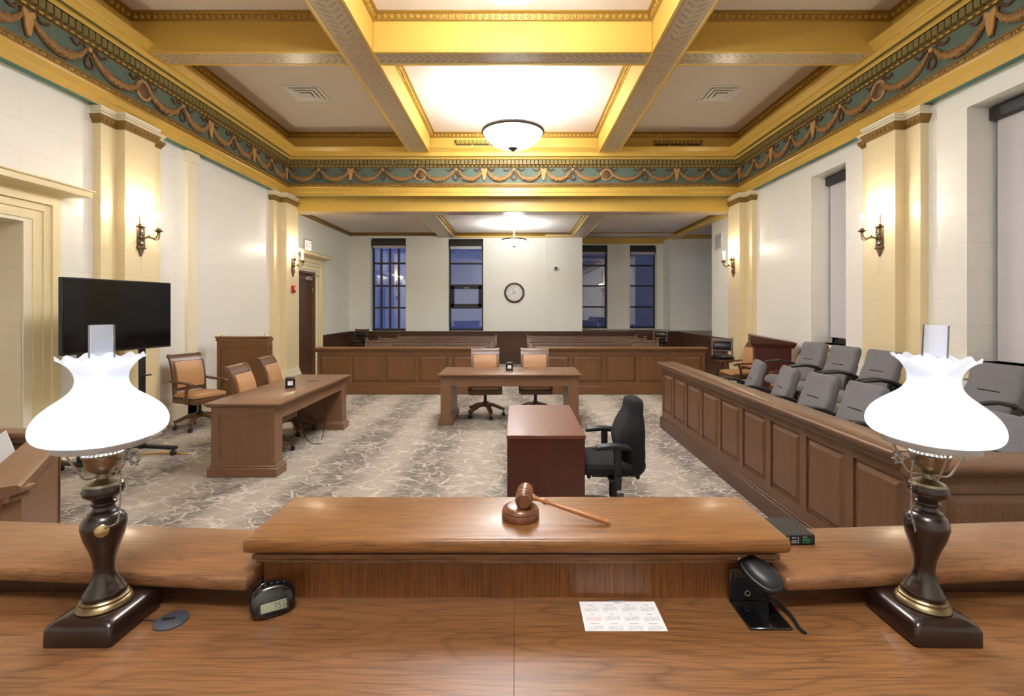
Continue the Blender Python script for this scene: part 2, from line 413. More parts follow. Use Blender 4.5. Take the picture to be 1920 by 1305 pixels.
def text(name, body, size, loc, rot, mat, parent=None, depth=.0006, align='CENTER', sx=1.0, spacing=1.0, line=1.0):
    cu = bpy.data.curves.new(name, 'FONT'); cu.body = body; cu.size = size; cu.extrude = depth; cu.align_x = align; cu.align_y = 'CENTER'
    cu.space_character = spacing; cu.space_line = line; cu.resolution_u = 2
    o = bpy.data.objects.new(name, cu); COL.objects.link(o)
    dg = bpy.context.evaluated_depsgraph_get(); me = bpy.data.meshes.new_from_object(o.evaluated_get(dg))
    bpy.data.objects.remove(o); me.materials.clear(); me.materials.append(M[mat])
    o = bpy.data.objects.new(name, me); COL.objects.link(o); o.location = loc; o.rotation_euler = rot; o.scale = (sx, 1, 1)
    if parent is not None: o.parent = parent
    return o

# ================================================================== THE SETTING
XL, XR, YE = -5.20, 5.06, 10.81      # main room side walls and end reference plane
YB, GZ = -3.2, 4.08                  # behind the camera; gallery ceiling height
def wall_grid(mb, axis, plane, back, us, zs, holes):
    """wall of boxes between plane and back with rectangular holes (u0,u1,z0,z1)"""
    U = sorted(set(us + [h[i] for h in holes for i in (0, 1)])); Z = sorted(set(zs + [h[i] for h in holes for i in (2, 3)]))
    for u0, u1 in zip(U, U[1:]):
        run = None
        for z0, z1 in zip(Z, Z[1:]):
            um, zm = (u0+u1)/2, (z0+z1)/2
            if any(h[0] < um < h[1] and h[2] < zm < h[3] for h in holes):
                if run: emit(mb, axis, plane, back, u0, u1, *run); run = None
            else: run = (run[0], z1) if run else (z0, z1)
        if run: emit(mb, axis, plane, back, u0, u1, *run)
def emit(mb, axis, p, b, u0, u1, z0, z1):
    if axis == 'x': mb.box(p, b, u0, u1, z0, z1)
    else: mb.box(u0, u1, p, b, z0, z1)

m = MB(); m.box(-8.5, 8.5, YB-.2, 17.2, -.1, 0); struct('floor', 'patterned grey and beige carpet floor', m, 'carpet')
# left wall with the near doorway and the gallery door
m = MB(); wall_grid(m, 'x', XL, XL-.6, [YB, 11.05], [0, 5.7], [(3.5, 5.08, 0, 2.66)]); struct('wall_left', 'pale block wall on the left', m, 'wally', smooth=False)
m = MB(); m.box(XL-.75, XL-.6, 3.3, 5.3, 0, 2.9); struct('wall_niche', 'back of the left doorway recess', m, 'wally', smooth=False)
m = MB(); m.box(XL-.59, XL-.002, 5.074, 5.0795, 0, 2.655); m.box(XL-.59, XL-.002, 3.501, 5.07, 2.652, 2.659); struct('trim_1', 'tan block reveal of the left doorway', m, 'reveal', smooth=False)
m = MB(); wall_grid(m, 'x', XL, XL-.4, [11.05, 15.05], [0, GZ+.2], [(11.5, 12.52, 0, 2.66)]); struct('wall_gallery_left', 'plaster wall on the left of the gallery', m, 'plaster', smooth=False)
# right wall with two recessed windows
W5 = (4.50, 5.425, 1.15, 4.00); W6 = (7.42, 8.29, 1.15, 3.99)
m = MB(); wall_grid(m, 'x', XR, XR+.5, [YB, 11.05], [0, 5.7], [W5, W6]); struct('wall_right', 'pale block wall on the right with windows', m, 'wally', smooth=False)
m = MB(); m.box(XR, XR+.5, 11.05, 12.5, 0, GZ+.2); m.box(XR, XR+.1, 12.5, 15.5, 0, .98)
struct('wall_gallery_right', 'plaster wall on the right of the gallery', m, 'plaster', smooth=False)
m = MB(); m.box(XL-1, XR+1, YB-.2, YB, 0, 5.7); struct('wall_back', 'wall behind the bench', m, 'wallx', smooth=False)
# bay at the right of the gallery
m = MB(); m.box(5.06, 6.9, 15.5, 15.7, 0, GZ+.2)
m.box(6.7, 6.9, 12.5, 15.5, 0, 1.5); m.box(6.7, 6.9, 12.5, 15.5, 3.7, GZ+.2); m.box(6.7, 6.9, 12.5, 12.9, 1.5, 3.7); m.box(6.7, 6.9, 15.2, 15.5, 1.5, 3.7)
m.box(XR+.5, 6.9, 12.3, 12.5, 0, GZ+.2); m.box(4.94, 5.06, 15.5, 16.28, 0, GZ+.2)
struct('wall_bay', 'plaster walls of the bay beside the gallery', m, 'plaster', smooth=False)
m = MB(); m.box(4.98, 6.7, 12.5, 15.5, .98, 1.02); m.box(2.05, 5.0, 15.0, 16.28, .98, 1.02)
struct('trim_2', 'dark wood ledge under the back windows', m, 'darkx', smooth=False)
# end wall behind the gallery
WB = [(-4.54, -3.44, 1.02, 3.92), (-2.12, -1.03, 1.02, 3.90)]
m = MB(); wall_grid(m, 'y', 15.05, 15.45, [-5.6, 2.05], [0, GZ+.2], WB); m.box(.9, 2.052, 15.02, 15.06, 0, GZ)
struct('wall_end', 'plaster end wall of the gallery', m, 'plaster', smooth=False)
WC = [(2.12, 3.08, 1.04, 3.86), (3.83, 4.73, 1.04, 3.86)]
m = MB(); wall_grid(m, 'y', 16.28, 16.7, [2.0, 5.06], [0, GZ+.2], WC); m.box(1.9, 2.052, 15.4, 16.7, 0, GZ+.2)
struct('wall_recess', 'recessed end wall with two windows', m, 'plaster', smooth=False)
# yellow frieze over the recessed windows and the bay
m = MB(); m.box(2.05, 4.94, 16.2, 16.28, 3.90, 4.08); m.box(4.86, 4.94, 15.3, 16.28, 3.98, 4.08); m.box(4.96, 6.7, 15.42, 15.5, 3.96, 4.08); m.box(4.92, 5.14, 11.1, 15.4, 3.93, 4.08)
struct('trim_3', 'ochre band under the gallery ceiling', m, 'yellow', smooth=False)

# ceilings
m = MB(); m.box(XL-.6, XR+.6, YB-.2, YE+.1, 5.60, 5.75); struct('ceiling', 'stippled white coffered ceiling', m, 'ceilw')
m = MB(); m.box(-5.7, 7.0, 11.25, 17.2, GZ, GZ+.2); struct('ceiling_gallery', 'low white ceiling over the gallery', m, 'ceilw')
# lintel over the gallery opening
m = MB(); m.box(XL, XR, 10.93, 11.32, 3.93, 5.75); struct('trim_4', 'ochre lintel over the gallery opening', m, 'yellow')
m = MB(); m.box(-4.9, 4.8, 10.96, 11.29, 3.918, 3.93); struct('trim_5', 'pale underside of the gallery lintel', m, m_soffit('stencilled_lintel_soffit', 'x', 11.12), smooth=False)

# ------------------------------------------------ cornice swept round three sides
def cornice_band(name, prof, mat, label, parent=None, flat=False):
    m = MB(); secs = []
    for pt in range(4):
        sec = []
        for d, z in prof:
            sec.append(((XL+d, YB, z), (XL+d, YE-d, z), (XR-d, YE-d, z), (XR-d, YB, z))[pt])
        secs.append(sec)
    m.loft(secs, cap=False, closed=False)
    return struct(name, label, m, mat, parent, angle=30) if parent is None else m.build(name, mat, parent, angle=30)
cor = struct('trim_6', 'painted plaster cornice with garland frieze round the room')
cornice_band('cornice_soffit', [(0, 4.235), (.13, 4.22)], 'teal', '', cor)
cornice_band('architrave', [(.13, 4.22), (.13, 4.30), (.14, 4.31), (.14, 4.40), (.165, 4.415)], 'yellow', '', cor)
cornice_band('bead_moulding', [(.165, 4.415), (.17, 4.43), (.17, 4.465), (.178, 4.47), (.178, 4.495), (.15, 4.50)], 'golddk', '', cor)  # darker gold band paints the shadow between the beads
cornice_band('frieze', [(.15, 4.50), (.15, 4.85)], 'friezeteal', '', cor)
cornice_band('egg_moulding', [(.15, 4.845), (.17, 4.855), (.195, 4.885)], 'golddk', '', cor)  # backing darkened to stand for shadow behind the eggs
cornice_band('dentil_backing', [(.195, 4.885), (.195, 4.985), (.27, 4.99)], 'darkgap', '', cor)
cornice_band('dentil_cap', [(.27, 4.985), (.28, 5.00), (.28, 5.06)], 'yellow', '', cor)
cornice_band('corona_soffit', [(.28, 5.06), (.338, 5.06)], 'teal', '', cor)
cornice_band('corona', [(.338, 5.06), (.34, 5.03), (.355, 5.03), (.36, 5.115), (.385, 5.12), (.39, 5.135), (.43, 5.16), (.47, 5.19), (.47, 5.205), (.15, 5.22), (.15, 5.51)], 'yellow', '', cor)
def along_sides(fn, d, pitch, ymin):
    """call fn(point, along, inward) at regular steps on the three sides"""
    x0, x1, y = XL+d, XR-d, YE-d
    n = int((x1-x0)/pitch); off = ((x1-x0)-n*pitch)/2
    for i in range(n+1): fn(Vector((x0+off+i*pitch, y, 0)), Vector((1, 0, 0)), Vector((0, -1, 0)))
    k = 0
    while y-pitch*(k+.5) > ymin:
        yy = y-pitch*(k+.5)
        fn(Vector((x0, yy, 0)), Vector((0, 1, 0)), Vector((1, 0, 0))); fn(Vector((x1, yy, 0)), Vector((0, 1, 0)), Vector((-1, 0, 0))); k += 1
m = MB()
def dent(p, a, i):
    q = p + i*.055; e = a*.034; lo, hi = p-e, q+e
    m.box(lo.x, hi.x, lo.y, hi.y, 4.888, 4.984)
along_sides(dent, .195, .085, 1.2); m.build('dentils', 'dentil', cor, smooth=False)
m = MB()
def egg(p, a, i): m.ball((p+i*.006+Vector((0, 0, 4.866))), .034 if a.x else .014, .014 if a.x else .034, .014, 6, 4)
along_sides(egg, .175, .09, 1.2)
def bead(p, a, i):
    for off, l in ((-.045, .045), (.022, .012), (.052, .012)):
        c = p+a*off+Vector((0, 0, 4.448)); m.ball(c, l if a.x else .015, .015 if a.x else l, .013, 6, 4)
along_sides(bead, .178, .163, 1.2); m.build('bead_and_reel', 'brightgold', cor)

# frieze ornaments: nodes with swags between
def fr(side, u, z, o=0):
    """frieze coordinates -> world. u along the side, o out of the frieze"""
    if side == 'end': return Vector((u, YE-.15-o, z))
    if side == 'left': return Vector((XL+.15+o, u, z))
    return Vector((XR-.15-o, u, z))
def ornament(side, kind, u, fs=1):
    ax = {'end': (0, -1, 0), 'left': (1, 0, 0), 'right': (-1, 0, 0)}[side]
    if kind == 'disc':
        m = MB(); c = fr(side, u, 4.68); m.torus(c+Vector(ax)*.012, .118, .022, 28, 8, ax); m.build('roundel_ring', 'ring', cor)
        m = MB(); m.lathe([(.112, 0), (.11, .015), (.08, .03), (0, .035)], c, 24, ax); m.build('roundel', 'disc', cor)
    elif kind == 'shield':
        for nm, k, o, mt in (('shield_border', 1.22, .018, 'ribbon'), ('shield', 1, .034, 'shield')):
            out = [(-.035, .12), (0, .105), (.035, .12), (.075, .135), (.085, .09), (.06, .03), (.045, -.06), (.02, -.135), (-.02, -.135), (-.045, -.06), (-.06, .03), (-.085, .09), (-.075, .135)]
            m = MB(); m.loft([[fr(side, u+a*k*.8, 4.69+b*min(k, 1.1), q) for a, b in out] for q in (0, o)]); m.build(nm, mt, cor)
    else:
        m = MB(); P = [fr(side, u+.05*math.sin(t)*(1.25-.5*math.cos(t)), 4.675-.075*math.cos(t)*1.0, .015) for t in (2*PI*k/16 for k in range(17))]
        P = [fr(side, u+a, 4.69+b, .015) for a, b in ((0, .05), (-.03, .0), (-.055, -.06), (-.035, -.11), (0, -.12), (.035, -.11), (.055, -.06), (.03, 0), (0, .05))]
        m.tube(P, .014, 6, 3); m.build('ribbon_loop', 'ribbon', cor)
        m = MB(); m.lathe([(.03, 0), (.028, .03), (.012, .035)], fr(side, u, 4.79), 12, ax); m.build('knot', 'shield', cor)
def swag(side, u0, u1, leafy):
    L = u1-u0; m = MB(); P = []
    a, b = u0+math.copysign(.05, L), u1-math.copysign(.03, L)
    for k in range(11):
        t = k/10; P.append(fr(side, a+(b-a)*t, 4.775-.20*(1-(2*t-1)**2)**.8, .02))
    m.tube(P, lambda t: .012+.042*(1-abs(2*t-1))**.6, 8, 2)
    for k in range(70):                         # berries and leaves
        t = .1+.8*random.random(); q = fr(side, a+(b-a)*t, 4.775-.20*(1-(2*t-1)**2)**.8, .02+.040*(1-abs(2*t-1))**.6)
        r = .013+.042*(1-abs(2*t-1))**.6; q = q+Vector((random.uniform(-1, 1)*r*.7 if side == 'end' else 0, 0 if side == 'end' else random.uniform(-1, 1)*r*.7, random.uniform(-1.05, .9)*r))
        m.ball(q, .015, .015, .015, 5, 3)
    m.build('garland', 'garland', cor)
    m = MB(); c = (a+b)/2
    for s in (-1, 1): m.tube([fr(side, c-.045, 4.575+s*.045, .05), fr(side, c+.045, 4.575-s*.045, .05)], .01, 5)
    for e, sg in ((u0, 1), (u1, -1)):
        s2 = math.copysign(1, L)*sg
        m.tube([fr(side, e+s2*(.05+.045*k), 4.80+.026*math.sin(k*1.9)-.004*k, .012) for k in range(5)], .017, 5, 3)
    m.build('ribbon', 'ribbon', cor)
endn = [(538, 's'), (598, 'l'), (658, 's'), (718, 'l'), (788, 'd'), (855, 'l'), (908, 's'), (964, 'l'), (1019, 's'), (1074, 'l'), (1137, 'd'), (1208, 'l'), (1268, 's'), (1327, 'l'), (1386, 's')]
K = {'s': 'shield', 'l': 'loop', 'd': 'disc'}
EN = [((px-968)*10.66/906, k) for px, k in endn]
for i, (u, k) in enumerate(EN):
    if 0 < i < len(EN)-1: ornament('end', K[k], u)
    if i: swag('end', EN[i-1][0], u, 0)
SN = [(10.64, 's'), (9.95, 'l'), (9.27, 's'), (8.62, 'l'), (7.96, 's'), (7.3, 'l'), (6.53, 'd'), (5.70, 'l'), (4.98, 's'), (4.3, 'l'), (3.6, 's'), (2.9, 'l'), (2.2, 'd')]
for side in ('left', 'right'):
    for i, (u, k) in enumerate(SN):
        ornament(side, K[k], u if i else u-.06)
        if i: swag(side, SN[i-1][0], u, 0)

# ------------------------------------------------ ceiling beams and coffer mouldings
BX = [(-2.31, -1.88), (1.785, 2.21)]; BY = [(6.33, 6.66), (2.05, 2.38)]; BZ = 5.11
for i, (a, b) in enumerate(BX):
    m = MB(); m.box(a, b, YB, 10.5, BZ, 5.6, .008, 1)
    o = struct('trim_%d' % (7+i), 'ochre ceiling beam running away from the bench', m, 'yellow')
    m = MB(); m.box(a+.03, b-.03, YB, 10.34, BZ-.012, BZ+.002); m.build('stencilled_soffit', m_soffit('stencilled_beam_soffit_%d' % i, 'y', (a+b)/2), o, smooth=False)
    m = MB(); m.box(a-.012, a+.03, YB, 10.34, BZ-.02, BZ+.012, .006, 1); m.box(b-.03, b+.012, YB, 10.34, BZ-.02, BZ+.012, .006, 1); m.build('edge_bead', 'gold' if False else 'yellow', o)
xs = [XL+.15, BX[0][0], BX[0][1], BX[1][0], BX[1][1], XR-.15]
for j, (a, b) in enumerate(BY):
    m = MB()
    for x0, x1 in ((xs[0], xs[1]), (xs[2], xs[3]), (xs[4], xs[5])): m.box(x0-.0, x1, a, b, BZ, 5.6, .008, 1)
    o = struct('trim_%d' % (9+j), 'ochre ceiling beam running across the room', m, 'yellow')
    m = MB()
    for x0, x1 in ((xs[0]+.25, xs[1]), (xs[2], xs[3]), (xs[4], xs[5]-.25)): m.box(x0, x1, a+.03, b-.03, BZ-.012, BZ+.002)
    m.build('stencilled_soffit', m_soffit('stencilled_cross_soffit_%d' % j, 'x', (a+b)/2), o, smooth=False)
    m = MB()
    for x0, x1 in ((xs[0]+.25, xs[1]-.012), (xs[2]+.012, xs[3]-.012), (xs[4]+.012, xs[5]-.25)):
        m.box(x0, x1, a-.012, a+.03, BZ-.02, BZ+.012, .006, 1); m.box(x0, x1, b-.03, b+.012, BZ-.02, BZ+.012, .006, 1)
    m.build('edge_bead', 'yellow', o)
EG = MB()
def moulding(m, p, q, inward, z, h=.10, dep=.085, pitch=.085):
    p, q, n = Vector(p), Vector(q), Vector(inward); d = (q-p).normalized(); L = (q-p).length
    prof = [(0, z), (.012, z+.005), (.02, z+h*.2), (dep*.55, z+h*.72), (dep*.8, z+h*.8), (dep, z+h*.84), (dep, z+h)]
    secs = []
    for e, s in ((p, 1), (q, -1)): secs.append([e+n*a+d*(s*a)+Vector((0, 0, zz)) for a, zz in prof])
    m.loft(secs, cap=False, closed=False)
    k = int(L/pitch)
    for i in range(1, k):
        c = p+d*(i*L/k)+n*(dep*.42)+Vector((0, 0, z+h*.46))
        EG.ball(c, .031 if d.x else .024, .024 if d.x else .031, h*.32, 6, 4)
def coffer(m, x0, x1, y0, y1, z, **k):
    moulding(m, (x0, y1, 0), (x1, y1, 0), (0, -1, 0), z, **k); moulding(m, (x0, y0, 0), (x1, y0, 0), (0, 1, 0), z, **k)
    moulding(m, (x0, y0, 0), (x0, y1, 0), (1, 0, 0), z, **k); moulding(m, (x1, y0, 0), (x1, y1, 0), (-1, 0, 0), z, **k)
m = MB()
for x0, x1 in ((xs[0], xs[1]), (xs[2], xs[3]), (xs[4], xs[5])):
    coffer(m, x0, x1, 6.66, YE-.15, 5.5); coffer(m, x0, x1, 2.38, 6.33, 5.5)
o = struct('trim_11', 'gold egg and dart mouldings round the coffers', m, 'gold'); EG.build('eggs', 'brightgold', o); EG = MB()
# gallery beams
m = MB()
for a, b in ((-2.35, -1.93), (1.72, 2.12)): m.box(a, b, 11.3, 15.06, 3.93, GZ, .006, 1)
m.box(2.0, 5.0, 15.0, 15.3, 3.98, GZ)
struct('trim_12', 'shallow beams under the gallery ceiling', m, m_plain('taupe_beam_paint', (190, 176, 158), .4))
m = MB()
for x in (-2.35, -1.93, 1.72, 2.12): m.box(x-.014, x+.014, 11.3, 15.05, 3.92, 3.955, .005, 1)
m.box(-1.9, 1.7, 14.97, 15.05, 3.93, 3.985)
struct('trim_13', 'yellow edges of the gallery beams', m, 'yellow')
m = MB()
for x0, x1 in ((XL, -2.35), (-1.93, 1.72), (2.12, 4.94)): coffer(m, x0, x1, 11.32, 15.05, 3.99, h=.09, dep=.07, pitch=.085)
o = struct('trim_14', 'gold mouldings round the gallery ceiling', m, 'golddk'); EG.build('eggs', 'gold', o)

# ------------------------------------------------ pilasters
def pilaster(n, side, ys, xo, xi, label):
    """ys = outer0, inner0, inner1, outer1; xo, xi = how far the two layers stand out"""
    s = 1 if side == 'left' else -1; W = XL if side == 'left' else XR
    X = lambda d: W+s*d
    y0, y1, y2, y3 = ys
    m = MB(); m.box(X(-.05), X(xo), y0, y3, 0, 4.03); m.box(X(0), X(xi), y1, y2, 0, 4.03)
    o = struct('trim_%d' % n, label, m, 'pily', smooth=False)
    m = MB()
    for d, z0, z1 in ((.02, 4.13, 4.165), (.035, 4.165, 4.19), (.05, 4.19, 4.222)):
        m.box(X(-.02), X(xo+d), y0-d, y3+d, z0, z1); m.box(X(-.02), X(xi+d), y1-d, y2+d, z0, z1)
    m.build('capital_cap', 'ivory', o, smooth=False)
    m = MB()
    def ring(xx, a, b):
        pr = [(0.0, 4.02), (.012, 4.022), (.012, 4.035), (.02, 4.045), (.045, 4.09), (.05, 4.12), (.02, 4.13), (0, 4.131)]
        secs = [[Vector((X(0), a-d, z)) for d, z in pr], [Vector((X(xx+d), a-d, z)) for d, z in pr], [Vector((X(xx+d), b+d, z)) for d, z in pr], [Vector((X(0), b+d, z)) for d, z in pr]]
        m.loft(secs, cap=False, closed=False)
        k = int((b-a)/.07)
        for i in range(k+1): m.ball((X(xx+.035), a+(b-a)*i/max(k, 1), 4.078), .018, .026, .03, 6, 4)
    ring(xo, y0, y3); ring(xi, y1, y2); m.build('capital_moulding', 'bronze' if False else 'golddk', o)
    m = MB()
    for d, z1 in ((.06, .24), (.045, .30), (.03, .36), (.015, .42)):
        m.box(X(-.02), X(xo+d), y0-d, y3+d, 0, z1); m.box(X(-.02), X(xi+d), y1-d, y2+d, 0, z1)
    m.build('base', 'ivory', o, smooth=False)
    return o
pilaster(15, 'left', (5.93, 6.16, 6.67, 6.92), .10, .21, 'cream pilaster beside the television')
pilaster(16, 'left', (10.17, 10.41, 10.97, 11.06), .10, .25, 'cream pilaster at the left of the gallery opening')
pilaster(17, 'right', (5.93, 6.16, 6.67, 6.92), .10, .23, 'cream pilaster between the right windows')
pilaster(18, 'right', (10.17, 10.41, 10.97, 11.06), .10, .25, 'cream pilaster at the right of the gallery opening')
m = MB(); m.box(XL, XL+.05, 7.58, 7.8, 0, 4.22); m.box(XL, XL+.075, 7.55, 7.83, 4.05, 4.22); struct('trim_19', 'narrow cream strip on the left wall', m, 'ivory', smooth=False)
# skirting
def skirt(m, side, y0, y1):
    W, s = (XL, 1) if side == 'left' else (XR, -1)
    m.box(W, W+s*.05, y0, y1, 0, .25); m.box(W, W+s*.035, y0, y1, .25, .34); m.box(W, W+s*.02, y0, y1, .34, .40)
m = MB(); skirt(m, 'left', 5.48, 10.2); struct('baseboard_left', 'ivory skirting on the left wall', m, 'ivory', smooth=False)
m = MB(); skirt(m, 'right', 2.5, 10.2); struct('baseboard_right', 'ivory skirting on the right wall', m, 'ivory', smooth=False)

# door surrounds
def door_case(n, y0, y1, label):
    o = struct('trim_%d' % n, label); X = lambda d: XL+d
    m = MB()
    for a, b, d in ((.0, .10, .03), (.10, .18, .045), (.18, .25, .07), (.25, .285, .055)):
        m.box(X(-.02), X(d), y1+a, y1+b, 0, 2.70+a); m.box(X(-.02), X(d), y0-b, y0-a, 0, 2.70+a); m.box(X(-.02), X(d), y0-b, y1+b, 2.70+a, 2.70+b)
    m.build('architrave', 'cream', o, smooth=False)
    m = MB(); pr = [(.05, 2.96), (.07, 2.99), (.12, 3.01), (.16, 3.015), (.165, 3.02), (.25, 3.03), (.25, 3.09), (.27, 3.10), (.27, 3.115), (.0, 3.125)]
    a, b = y0-.30, y1+.30
    secs = [[Vector((X(-.01), a-max(0, d-.05)*.9, z)) for d, z in pr], [Vector((X(d), a-max(0, d-.05)*.9, z)) for d, z in pr], [Vector((X(d), b+max(0, d-.05)*.9, z)) for d, z in pr], [Vector((X(-.01), b+max(0, d-.05)*.9, z)) for d, z in pr]]
    m.loft(secs, cap=False, closed=False); m.build('cornice', 'cream', o, angle=30)
    return o
o = door_case(20, 3.5, 5.17, 'cream moulded surround of the left doorway')
m = MB(); m.box(XL-.01, XL+.02, 5.08, 5.17, 0, 2.66); m.box(XL-.01, XL+.02, 3.5, 5.17, 2.66, 2.70); m.build('inner_band', 'ivory', o, smooth=False)
door_case(21, 11.5, 12.58, 'cream moulded surround of the wooden door')
# wooden door
d = struct('door_1', 'dark oak door at the left of the gallery')
m = MB(); m.box(XL-.14, XL-.09, 11.5, 12.52, 0, 2.62); m.build('door_leaf', 'darkz', d)
m = MB(); m.box(XL-.09, XL-.07, 11.5, 11.66, 0, 2.62); m.box(XL-.09, XL-.07, 12.3, 12.46, 0, 2.62)
for z0, z1 in ((0, .3), (.72, .86), (2.42, 2.62)): m.box(XL-.09, XL-.07, 11.66, 12.3, z0, z1)
m.build('door_frame_rails', 'darkz', d)
m = MB(); m.box(XL-.12, XL-.001, 12.46, 12.519, 0, 2.6); m.box(XL-.12, XL-.001, 11.5, 12.519, 2.6, 2.659); m.build('jamb', 'oakz', d)
m = MB(); m.box(XL-.07, XL-.055, 11.62, 11.67, .9, 1.2); m.tube([(XL-.06, 11.645, 1.02), (XL+.0, 11.645, 1.02), (XL+.0, 11.76, 1.02)], .012); m.build('door_handle', 'brightbrass', d)
m = MB(); m.box(XL-.07, XL+.0, 12.05, 12.35, 2.44, 2.52, .01); m.tube([(XL-.03, 12.1, 2.53), (XL+.06, 12.5, 2.58), (XL+.02, 12.75, 2.58)], .01); m.build('door_closer', 'alum', d)
for z in (.55, 1.4, 2.2):
    m = MB(); m.cyl((XL-.05, 12.46, z-.06), (XL-.05, 12.46, z+.06), .014); m.build('hinge', 'brightbrass', d)

# ------------------------------------------------ wainscot of the gallery
def wains(m, cap, axis, p, u0, u1, s):
    def bx(a0, a1, d0, d1, z0, z1):
        if axis == 'x': m.box(p+s*d0, p+s*d1, a0, a1, z0, z1)
        else: m.box(a0, a1, p+s*d0, p+s*d1, z0, z1)
    bx(u0, u1, 0, .03, 0, 1.0); bx(u0, u1, .03, .05, 0, .22); bx(u0, u1, .03, .045, .22, .32); bx(u0, u1, .03, .045, .84, 1.0)
    n = max(1, round((u1-u0)/.2)); w = (u1-u0)/n
    for i in range(n+1): bx(max(u0, u0+i*w-.035), min(u1, u0+i*w+.035), .03, .045, .3, .86)
    def cx(a0, a1, d0, d1, z0, z1):
        if axis == 'x': cap.box(p+s*d0, p+s*d1, a0, a1, z0, z1, .006, 1)
        else: cap.box(a0, a1, p+s*d0, p+s*d1, z0, z1, .006, 1)
    cx(u0, u1, 0, .085, .985, 1.022); cx(u0, u1, 0, .065, .94, .985); cx(u0, u1, 0, .055, .90, .94)
m, c = MB(), MB()
wains(m, c, 'x', XL, 12.9, 15.05, 1); wains(m, c, 'y', 15.05, XL, 2.05, -1); wains(m, c, 'y', 15.0, 1.9, 5.06, -1); wains(m, c, 'x', XR, 11.05, 15.0, -1)
o = struct('baseboard_gallery', 'dark oak wainscot round the gallery', m, 'darkz', smooth=False); c.build('chair_rail', 'darkx', o)

# ------------------------------------------------ windows
def win_end(n, hole, yp, rows, cols, brown, label, awning=False):
    x0, x1, z0, z1 = hole; fm = 'framebrown' if brown else 'frameblack'
    o = struct('window_%d' % n, label); y = yp+.22
    m = MB(); fw = .055; m.box(x0, x0+fw, y, y+.06, z0, z1); m.box(x1-fw, x1, y, y+.06, z0, z1); m.box(x0, x1, y, y+.06, z0, z0+.07); m.box(x0, x1, y, y+.06, z1-.06, z1)
    m.build('window_frame', 'frameblack', o, smooth=False)
    m = MB()
    for z in rows: m.box(x0, x1, y-.005, y+.05, z-.028, z+.028)
    for i in range(1, cols): x = x0+(x1-x0)*i/cols; m.box(x-.028, x+.028, y-.012, y+.05, z0, z1-.3)
    m.build('muntins', fm, o, smooth=False)
    if awning:
        a, b = rows[2]+.03, rows[1]-.03; m = MB()
        m.box(x0+.06, x1-.06, y-.04, y, a, a+.09); m.box(x0+.06, x1-.06, y-.04, y, b-.09, b); m.box(x0+.06, x0+.16, y-.04, y, a, b); m.box(x1-.16, x1-.06, y-.04, y, a, b); m.build('opening_sash', 'frameblack', o)
        m = MB(); m.box(-1.63, -1.50, y-.06, y-.04, b-.07, b-.04, .005); m.build('latch', 'alum', o)
    m = MB(); m.box(x0+.01, x1-.01, y+.03, y+.036, z0+.02, z1-.02); m.build('pane', 'pane', o, smooth=False)
    bl = thing('roller_blind', 'rolled up blind over ' + label, 'blind', ((x0+x1)/2, yp+.1, z1-.12))
    m = MB(); m.box(x0-(x0+x1)/2+.01, x1-(x0+x1)/2-.01, -.05, .07, -.10, .07, .01, 1); m.build('blind_housing', 'frameblack', bl)
    m = MB(); m.box(x0-(x0+x1)/2+.05, x1-(x0+x1)/2-.05, .0, .012, -.19, -.10); m.build('blind_hem', 'blind', bl)
def yz(py, Y): return 1.75-(py-577)*Y/906
win_end(1, WB[0], 15.05, [yz(v, 15.3) for v in (494, 536, 577)], 4, True, 'the leftmost back window with a grid of muntins')
win_end(2, WB[1], 15.05, [yz(v, 15.3) for v in (494.5, 535, 577)], 1, False, 'the back window with an opening sash', True)
win_end(3, WC[0], 16.28, [yz(v, 16.5) for v in (498, 536, 575.6)], 1, False, 'the third back window, right of the clock')
win_end(4, WC[1], 16.28, [yz(v, 16.5) for v in (498, 536, 575.6)], 1, False, 'the rightmost back window')
def win_side(n, hole, zb, label, bl):
    y0, y1, z0, z1 = hole; o = struct('window_%d' % n, label); x = XR+.36
    m = MB(); m.box(x, x+.06, y0, y0+.06, z0, z1); m.box(x, x+.06, y1-.06, y1, z0, z1); m.box(x, x+.06, y0, y1, z0, z0+.07); m.box(x, x+.06, y0, y1, z1-.06, z1)
    m.build('window_frame', 'frameblack', o, smooth=False)
    m = MB(); m.box(x+.03, x+.036, y0, y1, z0, z1); m.build('pane', 'pane', o, smooth=False)
    m = MB(); m.box(XR-.10, x, y0-.10, y1+.10, z0-.06, z0, .01, 2); m.box(XR-.06, XR+.1, y0-.07, y1+.07, z0-.10, z0-.06, .01, 1); m.box(XR-.035, XR+.1, y0-.04, y1+.04, z0-.19, z0-.10); m.build('window_sill', 'cream', o)
    b = thing('roller_blind', bl, 'blind', (XR+.3, (y0+y1)/2, z1)); L = (y1-y0)/2
    m = MB(); m.box(-.07, .05, -L+.01, L-.01, -.16, -.02, .01, 1); m.build('blind_housing', 'frameblack', b)
    m = MB(); m.box(.0, .004, -L+.02, L-.045, zb-z1, -.1); m.box(-.004, .01, -L+.02, L-.045, zb-z1, zb-z1+.03); m.build('blind_cloth', 'blind', b, smooth=False)
win_side(5, W5, 1.16, 'right side window nearest the bench', 'lowered grey roller blind in the right side window nearest the bench')
win_side(6, W6, 1.25, 'right side window beyond the pilaster', 'lowered grey roller blind in the far side window, dark gap beneath it')
m = MB(); m.box(6.7, 6.74, 12.9, 15.2, 1.5, 3.7); struct('window_7', 'bay window beside the gallery', m, 'pane', smooth=False)
